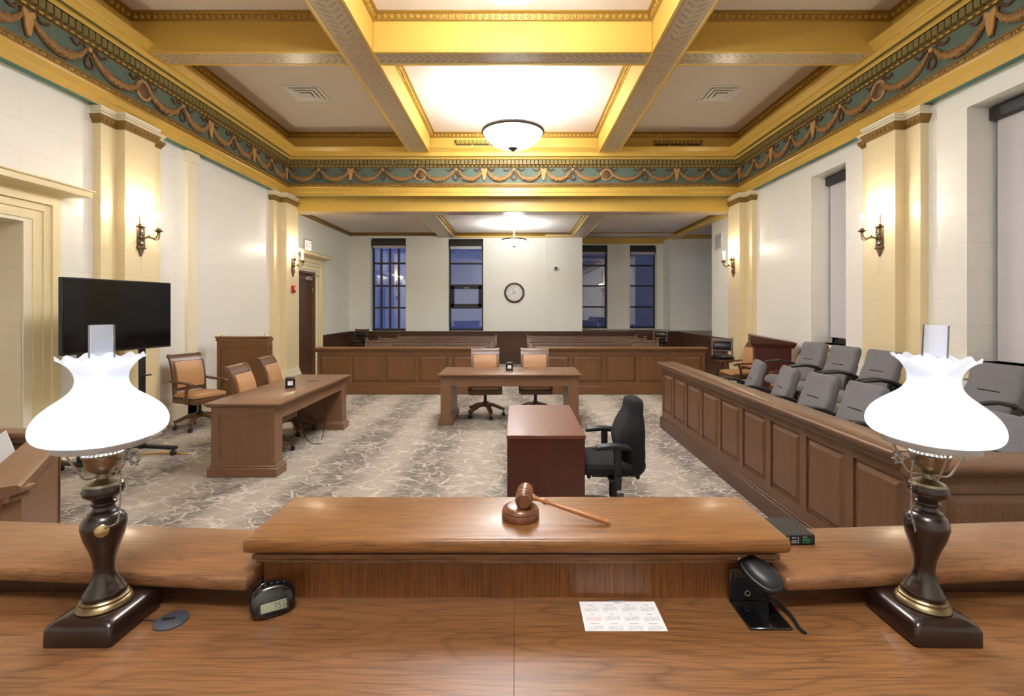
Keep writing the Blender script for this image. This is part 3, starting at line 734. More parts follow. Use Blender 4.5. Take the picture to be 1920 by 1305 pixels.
# buildings seen through the glass
m = MB(); m.box(-9.0, -.2, 19.5, 20.5, -3, 8); m.box(-3.6, -2.6, 18.6, 19.5, -3, 9); b1 = m.build('neighbouring_building', 'bluefacade', smooth=False); tag(b1, 'pale building outside seen through the leftmost back window', 'building')
m = MB(); m.box(1.6, 9, 20, 20.8, -3, 8); b2 = m.build('brick_building', 'brick', smooth=False); tag(b2, 'brick building outside seen through the rightmost back windows', 'building')

# ================================================================== LAMPS
def pendant(x, y, zr, zc, r, label, power, grp='bowl pendants'):
    t = thing('pendant_light', label, 'ceiling light', (x, y, zr), group=None)
    k = r/.56
    m = MB(); m.lathe([(.06*k, -.30*k), (.2*k, -.285*k), (.36*k, -.22*k), (.48*k, -.12*k), (.54*k, -.02*k), (.535*k, -.015*k), (.47*k, -.11*k), (.35*k, -.20*k), (.2*k, -.265*k), (.0, -.285*k)], n=48); m.build('glass_bowl', 'bowl' if r > .4 else 'bowl_dim', t)
    m = MB(); m.torus((0, 0, -.01), .548*k, .026*k, 48, 10); m.lathe([(.56*k, -.02*k), (.565*k, .02*k), (.535*k, .02*k), (.53*k, -.02*k), (.56*k, -.02*k)], n=48, cap=False); m.build('bronze_rim', 'rim', t)
    m = MB(); m.lathe([(0, -.345*k), (.04*k, -.34*k), (.07*k, -.315*k), (.095*k, -.30*k), (.08*k, -.285*k), (.0, -.28*k)], n=20); m.build('finial', 'rim', t)
    m = MB(); m.cyl((0, 0, -.2*k), (0, 0, zc-zr), .011); m.lathe([(.07, 0), (.065, -.02), (.02, -.045), (0, -.045)], (0, 0, zc-zr), 20); m.build('stem', 'cream', t)
    lamp('pendant_glow', (0, 0, .03), power, (.92, .955, 1.0), .13, t)
    return t
pendant(-.06, 8.80, 1.75+3.2, 5.60, .56, 'bowl pendant light with bronze rim in the middle coffer', P_PEND)
pendant(-.06, 13.4, 1.75+1.885, GZ, .34, 'small bowl pendant light over the gallery pews', P_PEND*.95)
pendant(-.06, 4.4, 1.75+3.2, 5.60, .56, 'bowl pendant light in the coffer above the bench', P_PEND)
pendant(-.06, -.6, 1.75+3.2, 5.60, .56, 'added bowl pendant light, unseen behind the bench', P_PEND*.8)  # unseen pendant added as fill light from behind the camera

def make_sconce(s, label, loc):
    """s = +1 on the left wall (light stands out towards +x), -1 on the right"""
    t = thing('wall_sconce', label, 'wall light', loc)
    m = MB(); m.box(0, s*.02, -.062, .062, -.13, .15, .006, 1)
    m.loft([[(0, -.062, -.13), (0, .062, -.13), (0, .04, -.17), (0, .025, -.20), (0, 0, -.25), (0, -.025, -.20), (0, -.04, -.17)], [(s*.02, -.062, -.13), (s*.02, .062, -.13), (s*.02, .04, -.17), (s*.02, .025, -.20), (s*.02, 0, -.25), (s*.02, -.025, -.20), (s*.02, -.04, -.17)]])
    m.box(0, s*.03, -.075, .075, -.145, -.125, .004, 1); m.box(0, s*.03, -.07, .07, .14, .155, .004, 1); m.lathe([(.035, 0), (.03, .02), (.012, .05), (0, .055)], (s*.012, 0, .15), 10)
    for k in range(9):
        for y in (-.055, .055): m.ball((s*.022, y, -.11+.03*k), .006, n=6, m=4)
    m.build('backplate', 'bronze', t)
    m = MB(); m.ball((s*.03, 0, .06), .014, .02, .045, 8, 6); m.ball((s*.03, 0, -.08), .014, .03, .025, 8, 6); m.ball((s*.03, -.02, 0), .01, .012, .03, 6, 5); m.ball((s*.03, .02, 0), .01, .012, .03, 6, 5); m.build('crest', 'steel', t)
    for dx, dy, dz in ((.13, -.17, .115), (.235, 0, .09), (.13, .17, .115)):
        m = MB(); m.tube([(s*.02, 0, -.02), (s*dx*.45, dy*.5, .01), (s*dx*.85, dy*.9, -.01), (s*dx, dy, .04), (s*dx, dy, dz-.02)], .008, 8, 5)
        m.ball((s*dx*.5, dy*.55, .02), .012, .012, .018, 6, 4)
        a = m.build('arm', 'bronze', t)
        m = MB(); m.lathe([(.008, -.03), (.012, -.02), (.044, 0), (.046, .004), (.018, .006), (.018, .03), (.022, .034), (.0, .034)], (s*dx, dy, dz), 16); m.build('candle_cup', 'bronze', a)
        m = MB(); m.lathe([(.015, .034), (.0135, .16), (.0, .165)], (s*dx, dy, dz), 12); m.build('candle_sleeve', 'ivory', a)
        m = MB(); m.lathe([(.006, .165), (.014, .185), (.013, .205), (.004, .23), (0, .235)], (s*dx, dy, dz), 10); m.build('candle_bulb', 'flame', a)
        lamp('sconce_glow', (s*(dx+.0), dy, dz+.24), P_SCONCE*(1.4 if s > 0 else 1.2)/1.3, (1, .88, .68), .03, t)
    return t
SZ = 2.68
make_sconce(1, 'three candle bronze sconce on the left pilaster above the television', (XL+.21, 6.41, SZ))
make_sconce(1, 'three candle bronze sconce beside the wooden door', (XL+.25, 10.69, SZ))
make_sconce(-1, 'three candle bronze sconce on the right pilaster between the windows', (XR-.23, 6.41, SZ))
make_sconce(-1, 'three candle bronze sconce right of the gallery opening', (XR-.25, 10.69, SZ))

# ================================================================== LEATHER ARMCHAIRS
def make_armchair(label, loc, rz):
    t = thing('leather_armchair', label, 'chair', loc, rz, 'tan leather armchairs')
    m = MB(); m.rbox([((.02, 0, .46), (1, 0, 0), (0, 1, 0), .22, .215, .05), ((.02, 0, .475), (1, 0, 0), (0, 1, 0), .25, .245, .06), ((.02, 0, .51), (1, 0, 0), (0, 1, 0), .25, .245, .07), ((.01, 0, .53), (1, 0, 0), (0, 1, 0), .21, .205, .08), ((0, 0, .537), (1, 0, 0), (0, 1, 0), .12, .12, .08)]); m.build('seat', 'leather', t)
    m = MB(); m.box(-.23, .265, -.245, .245, .385, .462, .012); m.build('seat_frame', 'chairx', t)
    cv = [(-.20, .40), (-.225, .55), (-.24, .72), (-.265, .86), (-.305, .98), (-.345, 1.04), (-.375, 1.05)]
    m = MB()
    for y in (-.235, .195): m.bar(cv, .045, y, y+.04, 5)
    m.bar([(-.30, .965), (-.325, 1.015), (-.355, 1.045), (-.385, 1.05)], .036, -.2, .2, 5, lambda u: 1.1-.3*u); m.bar([(-.22, .54), (-.235, .60)], .03, -.2, .2, 2)
    m.build('back_frame', 'chairz', t)
    m = MB(); P = catmull([(-.205, 0, .59), (-.215, 0, .72), (-.24, 0, .85), (-.285, 0, .965)], 4); secs = []
    for i, p in enumerate(P):
        u = i/(len(P)-1); e = .75+.25*math.sin(PI*u); secs.append((p, (1, 0, .25), (0, 1, 0), .032*e, .196, .018*e))
    m.rbox(secs, 5); m.build('backrest', 'leather', t)
    for s in (-1, 1):
        y = s*.255
        m = MB(); m.bar([(-.235, .70), (-.1, .69), (.1, .685), (.2, .675), (.235, .655)], .028, y-.025, y+.03, 5)
        m.bar([(.13, .42), (.10, .5), (.115, .6), (.15, .675)], .036, y-.014, y+.014, 5); m.box(.1, .16, y-.015, y+.015, .39, .46)
        m.build('armrest', 'chairx', t)
    m = MB(); m.cyl((0, 0, .2), (0, 0, .39), .025); m.cyl((0, 0, .16), (0, 0, .24), .045); m.box(-.09, .09, -.07, .07, .36, .39, .01); m.tube([(0, .02, .37), (.05, .22, .36), (.05, .29, .36)], .006); m.build('column', 'blackplastic', t)
    for k in range(5):
        a = 2*PI*k/5+.3; c, s_ = math.cos(a), math.sin(a)
        m = MB(); m.T = Matrix.Rotation(a, 4, 'Z'); m.bar([(.02, .19), (.12, .185), (.24, .135), (.31, .11)], .045, -.025, .025, 4, lambda u: 1.3-.45*u); l = m.build('leg', 'chairx', t)
        m = MB(); m.T = Matrix.Rotation(a, 4, 'Z')
        for y in (-.022, .008): m.cyl((.295, y, .028), (.295, y+.016, .028), .028, n=14)
        m.ball((.292, 0, .045), .026, .02, .022, 8, 5); m.cyl((.29, 0, .05), (.29, 0, .09), .008); m.build('caster', 'blackplastic', l)
    return t
LC = make_armchair('tan leather armchair pulled back against the left wall', (-4.62, 7.05, 0), math.radians(-24))
dup(LC, (-3.02, 5.83, 0), math.radians(4), 'tan leather armchair at the left counsel table, end nearer the bench')
dup(LC, (-3.16, 6.78, 0), math.radians(5), 'tan leather armchair at the left counsel table, end nearer the gallery')
dup(LC, (-.50, 7.80, 0), math.radians(-86), 'left of the two tan leather armchairs behind the centre table')
dup(LC, (.31, 7.82, 0), math.radians(-90), 'right of the two tan leather armchairs behind the centre table')
dup(LC, (4.33, 9.42, 0), math.radians(186), 'tan leather armchair between the bar stool and the mahogany lectern')
dup(LC, (4.50, 7.83, 0), math.radians(193), 'tan leather armchair just in front of the mahogany lectern, behind the jury seats')

# ================================================================== COUNSEL TABLES
def counsel_table(label, x0, x1, y0, y1, long_axis, openside):
    t = thing('counsel_table', label, 'table', ((x0+x1)/2, (y0+y1)/2, 0)); hx, hy = (x1-x0)/2, (y1-y0)/2
    m = MB(); m.box(-hx, hx, -hy, hy, .737, .765, .01); m.box(-hx+.02, hx-.02, -hy+.02, hy-.02, .722, .738, .005, 1); m.build('tabletop', 'table'+long_axis, t)
    ap = MB(); body = []
    if long_axis == 'y':
        for s in (-1, 1):
            m = MB(); a, b = sorted((s*(hy-.05), s*(hy-.21))); m.box(-hx+.06, hx-.06, a, b, 0, .722, .004, 1)
            e = s*(hy-.05)
            for q in ((-hx+.061, -hx+.14), (hx-.14, hx-.061)): m.box(q[0], q[1], e, e+s*.012, .11, .7215)
            for q in ((.115, .19), (.64, .722)): m.box(-hx+.14, hx-.14, e, e+s*.012, *q)
            m.build('end_panel', 'tablez', t)
            m = MB(); m.box(-hx+.03, hx-.03, a-.035, b+.035, 0, .095, .006, 1); m.box(-hx+.045, hx-.045, a-.02, b+.02, .095, .115, .006, 1); m.build('plinth', 'tablex', t)
        ap.box(hx-.10, hx-.06, -hy+.2, hy-.2, .575, .722); ap.box(-hx+.06, -hx+.10, -hy+.2, hy-.2, .64, .722); ap.build('apron', 'tabley', t)
    else:
        for s in (-1, 1):
            m = MB(); a, b = sorted((s*(hx-.04), s*(hx-.195))); m.box(a, b, -hy+.05, hy-.06, 0, .722, .004, 1); m.build('end_panel', 'tablez', t)
            m = MB(); m.box(a-.03, b+.03, -hy+.02, hy-.03, 0, .095, .006, 1); m.box(a-.015, b+.015, -hy+.035, hy-.045, .095, .115, .006, 1); m.build('plinth', 'tablex', t)
        ap.box(-hx+.19, hx-.19, -hy+.06, -hy+.10, .577, .722); ap.box(-hx+.19, hx-.19, hy-.1, hy-.06, .64, .722); ap.build('apron', 'tablex', t)
    m = MB()
    if long_axis == 'y': m.box(.02, .16, .42, .49, .7651, .7685, .003, 1)
    else: m.box(.11, .22, -.10, -.04, .7651, .7685, .003, 1)
    m.build('cable_cover', 'rubber', t)
    return t
counsel_table('brown oak counsel table standing lengthwise on the left', -3.22, -2.44, 4.96, 7.15, 'y', 1)
counsel_table('brown oak counsel table in the centre facing the bench', -1.166, .969, 7.14, 8.04, 'x', 1)

# conference microphone units on the tables (black box stand with round top)
def mic_unit(label, loc, rz):
    t = thing('conference_microphone', label, 'microphone', loc, rz)
    m = MB(); m.box(-.07, .05, -.06, .06, 0, .008, .003, 1); m.box(.035, .045, -.055, .055, .008, .10, .003, 1); m.build('stand', 'gloss', t)
    m = MB(); m.rbox([((.0, 0, z), (1, 0, 0), (0, 1, 0), a, b, .03) for z, a, b in ((.098, .055, .045), (.108, .065, .055), (.122, .06, .05), (.13, .04, .035))]); m.build('speaker_puck', 'blackplastic', t)
    m = MB(); m.box(.0452, .0462, -.03, .03, .03, .085); m.build('label_plate', 'paper', t)
    m = MB(); m.tube([(.05, .03, .02), (.09, .05, .01), (.14, .04, .004), (.2, .05, .003)], .003, 6, 4); m.build('cable', 'blackplastic', t)
    return t
mic_unit('black conference microphone stand on the left counsel table', (-2.80, 5.98, .765), math.radians(-60))
mic_unit('black conference microphone stand on the centre counsel table', (-.105, 7.62, .765), math.radians(-92))
# cables under the left table
for i, (P, lab) in enumerate((([(-2.75, 6.0, .72), (-2.72, 6.05, .5), (-2.7, 6.1, .2), (-2.62, 6.15, .03), (-2.5, 6.2, .008)], 'black cable hanging under the left counsel table, nearer the bench'), ([(-2.8, 6.7, .72), (-2.62, 6.6, .45), (-2.6, 6.55, .15), (-2.58, 6.4, .008)], 'black cable hanging under the left counsel table, nearer the gallery'))):
    m = MB(); m.tube(P, .005, 6, 5); tag(m.build('cable', 'blackplastic'), lab, 'cable')
m = MB(); m.tube([(-5.05, 5.6, .008), (-4.7, 5.68, .008), (-4.2, 5.8, .008), (-3.9, 5.75, .008)], .008, 6, 5); tag(m.build('extension_cord', 'orange'), 'orange extension cord on the carpet below the television', 'cord')

# ================================================================== CENTRE DESK AND TASK CHAIR
t = thing('clerk_desk', 'dark cherry laminate desk standing end-on in front of the bench', 'desk', (.234, 4.38, 0))
m = MB(); m.box(-.311, .311, -.60, .60, .722, .75, .003, 1); m.build('desktop', 'cherry_sheen_top', t)
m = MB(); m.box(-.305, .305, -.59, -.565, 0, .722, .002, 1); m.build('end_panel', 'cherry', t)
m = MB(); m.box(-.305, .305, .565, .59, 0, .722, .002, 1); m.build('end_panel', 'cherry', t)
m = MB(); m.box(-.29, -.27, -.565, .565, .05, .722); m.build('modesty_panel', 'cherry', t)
t = thing('task_chair', 'high-backed black fabric task chair at the cherry desk', 'chair', (.77, 4.09, -.02), PI)
# front is local +x (towards the desk)
m = MB(); P = catmull([(-.16, 0, .44), (-.155, 0, .54), (-.14, 0, .66), (-.155, 0, .78), (-.18, 0, .90), (-.19, 0, .99), (-.19, 0, 1.025)], 5); secs = []
for i, p in enumerate(P):
    u = i/(len(P)-1); hw = .20+.04*math.sin(PI*min(1, u*1.5))-.10*max(0, u-.5)/.5; th = (.062+.046*math.sin(PI*min(1, u*1.5)))*(1 if u < .8 else math.sqrt(max(.02, 1-((u-.8)/.2)**2*.95)))
    hw *= 1 if u < .8 else math.sqrt(max(.1, 1-((u-.8)/.2)**2*.8))
    p = p+Vector((-.03, 0, 0)); secs.append((p, (1, 0, .06), (0, 1, 0), th, hw, th*.85))
m.rbox(secs, 7); m.build('backrest', 'blackfabric', t)
m = MB(); m.rbox([((.03, 0, z), (1, 0, 0), (0, 1, 0), a, b, r) for z, a, b, r in ((.42, .20, .20, .08), (.44, .25, .25, .1), (.49, .26, .26, .12), (.52, .24, .24, .12), (.53, .17, .17, .1))], 7); m.build('seat', 'blackfabric', t)
for s in (-1, 1):
    m = MB(); y = s*.285; m.rbox([((x, y, z), (0, 1, 0), (0, 0, 1), .042, h, .012) for x, z, h in ((.14, .662, .012), (.12, .672, .018), (.0, .682, .018), (-.1, .672, .018), (-.125, .664, .012))]); m.build('arm_pad', 'blackplastic', t)
    m = MB(); m.box(-.055, .0, y-.02, y+.02, .43, .665, .008); m.cyl((-.03, y, .34), (-.03, y, .45), .028, .034); m.box(-.03, .03, min(y, s*.1), max(y, s*.1), .385, .41, .005, 1); m.build('arm_post', 'blackplastic', t)
m = MB(); m.box(-.15, .15, -.12, .12, .375, .42, .01); m.bar([(-.1, .38), (-.24, .37), (-.30, .43), (-.285, .52)], .03, -.04, .04, 5); m.cyl((-.05, 0, .37), (-.05, 0, .18), .035); m.cyl((-.05, 0, .2), (-.05, 0, .1), .028); m.build('mechanism', 'blackplastic', t)
for P, e in (([(.12, -.18, .4), (.12, -.19, .34), (.125, -.2, .3)], (.125, -.2, .28)), ([(-.2, -.12, .38), (-.25, -.15, .33), (-.285, -.16, .30)], (-.30, -.165, .285))):
    m = MB(); m.tube(P, .006, 6); m.ball(e, .02, .012, .028, 8, 6); m.build('adjustment_lever', 'blackplastic', t)
for k in range(5):
    a = 2*PI*k/5+.5; m = MB(); m.T = Matrix.Translation((-.05, 0, 0)) @ Matrix.Rotation(a, 4, 'Z'); m.bar([(.02, .13), (.15, .12), (.30, .085)], .035, -.022, .022, 3, lambda u: 1.2-.4*u); l = m.build('leg', 'blackplastic', t)
    m = MB(); m.T = Matrix.Translation((-.05, 0, 0)) @ Matrix.Rotation(a, 4, 'Z'); m.cyl((.29, -.02, .028), (.29, .02, .028), .028, n=14); m.cyl((.29, 0, .03), (.29, 0, .08), .01); m.build('caster', 'blackplastic', l)

# ================================================================== PANELLED PARTITIONS
def panelled(t, T, L, n, H=.955, th=.20, z0=.20, zt=.83, wood='oak', capl=None, base=.17, e0=.0, e1=.0, stile=.075, capw=.06, basew=.03, kick=True):
    """face on local y=0 looking towards -y, running along +x from 0 to L"""
    m = MB(); m.T = T; m.box(0, L, .02, th, 0, H-.05)
    w = L/n
    for i in range(n+1):
        a = max(0, i*w-stile/2 if 0 < i < n else (0 if i == 0 else L-stile*.8)); b = min(L, i*w+stile/2 if 0 < i < n else (stile*.8 if i == 0 else L)); m.box(a, b, 0, .02, 0, H-.05)
    m.box(0, L, 0.0005, .02, 0, z0+.045); m.box(0, L, 0.0005, .02, zt-.045, H-.05)
    m.build('body', wood+'z', t, smooth=False)
    for i in range(n):
        a, b = i*w+stile/2+.006, (i+1)*w-stile/2-.006
        if i == 0: a = stile*.8+.006
        if i == n-1: b = L-stile*.8-.006
        m = MB(); m.T = T; c, d = z0+.05, zt-.05
        def rc(y, s): return [(a+s, y, c+s), (b-s, y, c+s), (b-s, y, d-s), (a+s, y, d-s)]
        m.loft([rc(.019, 0), rc(.013, 0), rc(.013, .006), rc(.016, .01), rc(-.002, .045), rc(-.002, .05)], cap=True); m.build('panel', wood+'z', t, angle=15)
    m = MB(); m.T = T; x0, x1 = -e0, L+e1
    pr = [(.0, H-.10), (-.012, H-.095), (-.018, H-.075), (-.03, H-.07), (-.035, H-.055), (-.048, H-.045), (-capw+.01, H-.04), (-capw, H-.03), (-capw, H-.012), (-capw+.012, H), (th+capw-.012, H), (th+capw, H-.012), (th+capw, H-.04), (th, H-.06), (th, H-.1)]
    m.loft([[(x0, y, z) for y, z in pr], [(x1, y, z) for y, z in pr]]); m.build('cap_rail', wood+'x', t, angle=50)
    if kick:
        m = MB(); m.T = T; m.box(-basew*.5, L+basew*.5, -basew, .01, 0, base-.015, .004, 1); m.box(-basew*.5, L+basew*.5, -basew*.5, .01, base-.015, base, .004, 1); m.build('base_board', ('dark' if wood == 'jury' else wood)+'x', t)
# bar rail: left and right halves with the aisle between
t = thing('bar_rail', 'panelled oak bar rail left of the aisle, between court and gallery', 'partition', (-4.02, 9.76, 0)); panelled(t, Matrix(), 3.36, 5, H=.95, th=.12, z0=.20, zt=.82, e0=.04, e1=.04)
t = thing('bar_rail', 'panelled oak bar rail right of the aisle, between court and gallery', 'partition', (.43, 9.76, 0)); panelled(t, Matrix(), 3.38, 5, H=.95, th=.12, z0=.20, zt=.82, e0=.04, e1=.04)
# jury box: long side and front
t = thing('jury_box', 'long panelled oak front of the jury box on the right', 'partition', (2.13, 0, 0))
panelled(t, Matrix.Translation((0, 7.06, 0)) @ Matrix.Rotation(-PI/2, 4, 'Z'), 4.46, 9, H=.96, th=.14, z0=.21, zt=.85, e0=.03, e1=-.0605, wood='jury')
panelled(t, Matrix.Translation((0, 2.46, 0)), 2.93, 4, H=.96, th=.14, z0=.21, zt=.85, e0=.06, e1=0, wood='jury')
# risers of the jury box
m = MB(); m.box(3.95, XR-.05, 2.7, 7.5, 0, .20, .008, 1); tag(m.build('jury_platform', 'carpetplain'), 'low carpeted platform under the back row of jury seats', 'platform')

# ================================================================== JURY SEATS
def make_juror(label, loc, rz):
    t = thing('jury_chair', label, 'seat', loc, rz)
    # front local +x
    m = MB(); secs = []
    P = [(-.12, .40), (-.165, .52), (-.215, .66), (-.265, .80), (-.275, .83), (-.315, .97), (-.33, 1.02), (-.333, 1.035)]
    for i, (x, z) in enumerate(P):
        th = (.05, .06, .062, .058, .05, .055, .045, .02)[i]; hw = (.22, .235, .245, .245, .24, .242, .238, .225)[i]
        secs.append(((x, 0, z), (1, 0, .33), (0, 1, 0), th, hw, min(.04, th*.9)))
    m.rbox(secs, 6); m.build('backrest', 'grey', t)
    m = MB(); m.rbox([((x, 0, z+.06), (0, 1, 0), (.15, 0, 1), hw, th, min(.055, th*.95)) for x, z, hw, th in ((-.18, .40, .22, .04), (-.12, .41, .24, .055), (.1, .43, .245, .06), (.24, .435, .245, .065), (.30, .425, .24, .055), (.325, .41, .22, .025))], 6); m.build('seat', 'grey', t)
    m = MB(); m.box(-.205, -.198, -.10, .10, .798, .806, .002, 1); m.build('stitched_slot', 'blackfabric', t)
    for s in (-1, 1):
        y = s*.285; m = MB()
        m.rbox([((x, y, z+.085), (0, 1, 0), (.1, 0, 1), w_, th, th*.8) for x, z, w_, th in ((.27, .645, .018, .008), (.24, .652, .03, .012), (.05, .665, .035, .016), (-.1, .64, .03, .022), (-.2, .59, .022, .035), (-.23, .56, .015, .03))]); m.build('armrest', 'blackplastic', t)
        m = MB(); m.bar([(-.15, .70), (-.12, .55), (-.10, .38)], .06, y-.018, y+.018, 3); m.box(-.15, -.05, min(y, s*.2), max(y, s*.2), .35, .38); m.build('arm_bracket', 'blackplastic', t)
    m = MB(); m.cyl((0, 0, .02), (0, 0, .37), .04); m.lathe([(.17, 0), (.165, .015), (.05, .03), (0, .03)], n=20); m.box(-.14, .14, -.14, .14, .35, .375); m.build('pedestal', 'blackplastic', t)
    return t
FY = [6.59, 5.86, 5.18, 4.53, 3.88, 3.22]; BYY = [7.08, 6.43, 5.74, 5.05, 4.37]
fl = ['front row grey jury seat nearest the gallery', 'second front row grey jury seat from the gallery', 'third front row grey jury seat from the gallery', 'fourth front row grey jury seat from the gallery, left of the glowing shade', 'fifth front row grey jury seat, hidden behind the right desk lamp', 'front row grey jury seat nearest the bench, at the right edge']
bl = ['back row grey jury seat nearest the gallery, beside a tan armchair', 'second back row grey jury seat from the gallery, under the far side window', 'back row grey jury seat just left of the right lamp chimney', 'back row grey jury seat behind the right desk lamp', 'back row grey jury seat nearest the bench, under the near side window']
J = None
for y, lab in zip(FY, fl):
    rz = PI-{6.59: .30, 5.86: .24}.get(y, .02)
    if J is None: J = make_juror(lab, (2.97, y, 0), rz); J['group'] = 'front row jury seats'
    else: dup(J, (2.97, y, 0), rz, lab, 'front row jury seats')
for y, lab in zip(BYY, bl): dup(J, (4.07, y-.01, .20), PI+.06, lab, 'back row jury seats')

# ================================================================== LECTERNS
t = thing('lectern', 'tall brown oak lectern against the left wall', 'lectern', (-4.53, 8.0, 0))
m = MB(); m.box(-.42, .42, 0, .14, 0, 1.20); m.build('cabinet', 'oakz', t, smooth=False)
m = MB()
for a, b in ((-.42, -.36), (.36, .42)): m.box(a, b, -.014, 0, 0, 1.20)
m.box(-.36, .36, -.014, 0, 1.10, 1.20); m.box(-.36, .36, -.014, 0, 0, .18); m.build('front_frame', 'oakz', t, smooth=False)
m = MB(); m.box(-.445, .445, -.04, .10, 1.245, 1.275, .008); m.box(-.435, .435, -.025, .08, 1.20, 1.245, .008); m.box(-.43, .43, .08, .16, 1.2, 1.25, .005, 1); m.build('top', 'oakx', t)
for s in (-1, 1):
    m = MB(); m.tube([(s*.40, -.02, 1.275), (s*.40, .0, 1.295), (s*.38, .02, 1.30), (s*.34, .03, 1.285)], .014, 8, 3); m.build('ledge_end', 'cream', t)
m = MB(); m.box(.42, .435, .03, .12, .75, 1.12, .003, 1); m.build('side_panel', 'darkz', t)
t = thing('lectern', 'red mahogany lectern with a slanted top behind the jury seats', 'lectern', (4.50, 8.62, 0), math.radians(-22))
m = MB(); m.loft([[(-.22, -.22, 0), (.30, -.22, 0), (.30, .24, 0), (-.22, .24, 0)], [(-.24, -.25, 1.08), (.33, -.25, 1.08), (.33, .26, 1.08), (-.24, .26, 1.08)]]); m.build('body', 'redwood', t, angle=20)
m = MB(); m.loft([[(-.26, -.26, 1.05), (.36, -.26, 1.05), (.36, .28, 1.05), (-.26, .28, 1.05)], [(-.31, -.30, 1.12), (.40, -.30, 1.12), (.40, .31, 1.12), (-.31, .31, 1.12)], [(-.31, -.30, 1.27), (.40, -.30, 1.15), (.40, .31, 1.15), (-.31, .31, 1.27)]]); m.build('slanted_top', 'redwood', t, angle=20)
m = MB(); m.box(-.27, .37, -.27, .29, 0, .08, .006, 1); m.build('plinth', 'redwood', t)

# ================================================================== BLACK LEATHER STOOLS
def make_stool(label, loc, rz):
    t = thing('swivel_stool', label, 'stool', loc, rz, 'black leather swivel stools')
    m = MB(); m.lathe([(.0, .70), (.20, .70), (.225, .72), (.225, .75), (.19, .78), (.0, .79)], n=28); m.build('seat', 'blackleather', t)
    m = MB(); m.lathe([(.12, .62), (.21, .64), (.225, .66), (.225, .70), (.18, .70), (0, .70)], n=28); m.build('seat_ring', 'darkx', t)
    m = MB()
    for y in (-.21, .18): m.bar([(-.15, .66), (-.19, .8), (-.21, .95), (-.25, 1.11)], .035, y, y+.03, 4)
    m.bar([(-.235, 1.04), (-.25, 1.10)], .03, -.2, .2, 2); m.bar([(-.195, .84), (-.2, .87)], .03, -.2, .2, 2); m.build('back_frame', 'darkz', t)
    m = MB(); m.rbox([((x, 0, z), (1, 0, .15), (0, 1, 0), th, .175, th*.9) for x, z, th in ((-.19, .87, .02), (-.195, .90, .035), (-.21, .97, .038), (-.225, 1.02, .03), (-.23, 1.04, .015))], 5); m.build('backrest', 'blackleather', t)
    for k in range(4):
        a = PI/4+PI/2*k; c, s = math.cos(a), math.sin(a); m = MB(); m.tube([(.13*c, .13*s, .63), (.17*c, .17*s, .35), (.21*c, .21*s, 0)], lambda u: .022-.006*u, 8, 3); m.build('leg', 'darkz', t)
    m = MB(); m.torus((0, 0, .22), .19, .012, 24, 6); m.build('foot_ring', 'darkx', t)
    return t
S0 = make_stool('black leather swivel stool right of the bar rail', (4.26, 9.98, 0), PI+1.2)
dup(S0, (-4.68, 14.35, 0), -PI/2-.1, 'black leather swivel stool in the far left corner of the gallery')
dup(S0, (4.22, 14.3, -.0), -PI/2-.5, 'black leather swivel stool at the right end of the pews')

# ================================================================== PEWS
def pew(x0, x1, y, label, group):
    t = thing('pew', label, 'pew', ((x0+x1)/2, y, 0), 0, group); h = (x1-x0)/2
    m = MB(); m.T = Matrix.Rotation(PI/2, 4, 'Z'); m.bar([(.02, .42), (.06, .62), (.10, .88)], .025, -h+.03, h-.03); m.bar([(.085, .865), (.09, .905)], .05, -h+.03, h-.03); m.bar([(.035, .60), (.045, .64)], .04, -h+.03, h-.03); m.build('backrest', 'pewx', t)
    m = MB(); m.box(-h+.03, h-.03, -.38, .04, .40, .43, .008); m.box(-h+.03, h-.03, -.30, -.27, .08, .40); m.build('seat', 'pewx', t)
    for s in (-1, 1):
        xx = s*h; a, b = sorted((xx, xx-s*.045)); m = MB()
        m.prism([(-.42, 0), (.16, 0), (.17, .93), (.03, .95), (-.02, .72), (-.42, .66)], a, b, 'yz'); m.build('pew_end', 'pewz', t)
        m = MB()
        for q in (0, .022, .044): m.box(a-.012+q*.0, b+.012, -.01+q*2, .025+q*2, .935-.0*q, .965, .006, 1)
        m.build('arm_cap', 'tablex', t)
    return t
PY = [11.45, 12.35, 13.25, 14.15]
for i, (a, b) in enumerate(((-3.02, -.64), (-3.86, -.61), (-3.78, -.585), (-3.5, -.57))):
    pew(a, b, PY[i], 'dark wood pew left of the aisle, %s' % ('nearest the bar rail', 'second row behind the bar rail', 'third row behind the bar rail', 'last row by the end wall')[i], 'pews left of the aisle')
for i, (a, b) in enumerate(((.33, 2.78), (.325, 3.64), (.32, 3.58), (.315, 3.55))):
    pew(a, b, PY[i], 'dark wood pew right of the aisle, %s' % ('nearest the bar rail', 'second row behind the bar rail', 'third row behind the bar rail', 'last row by the end wall')[i], 'pews right of the aisle')

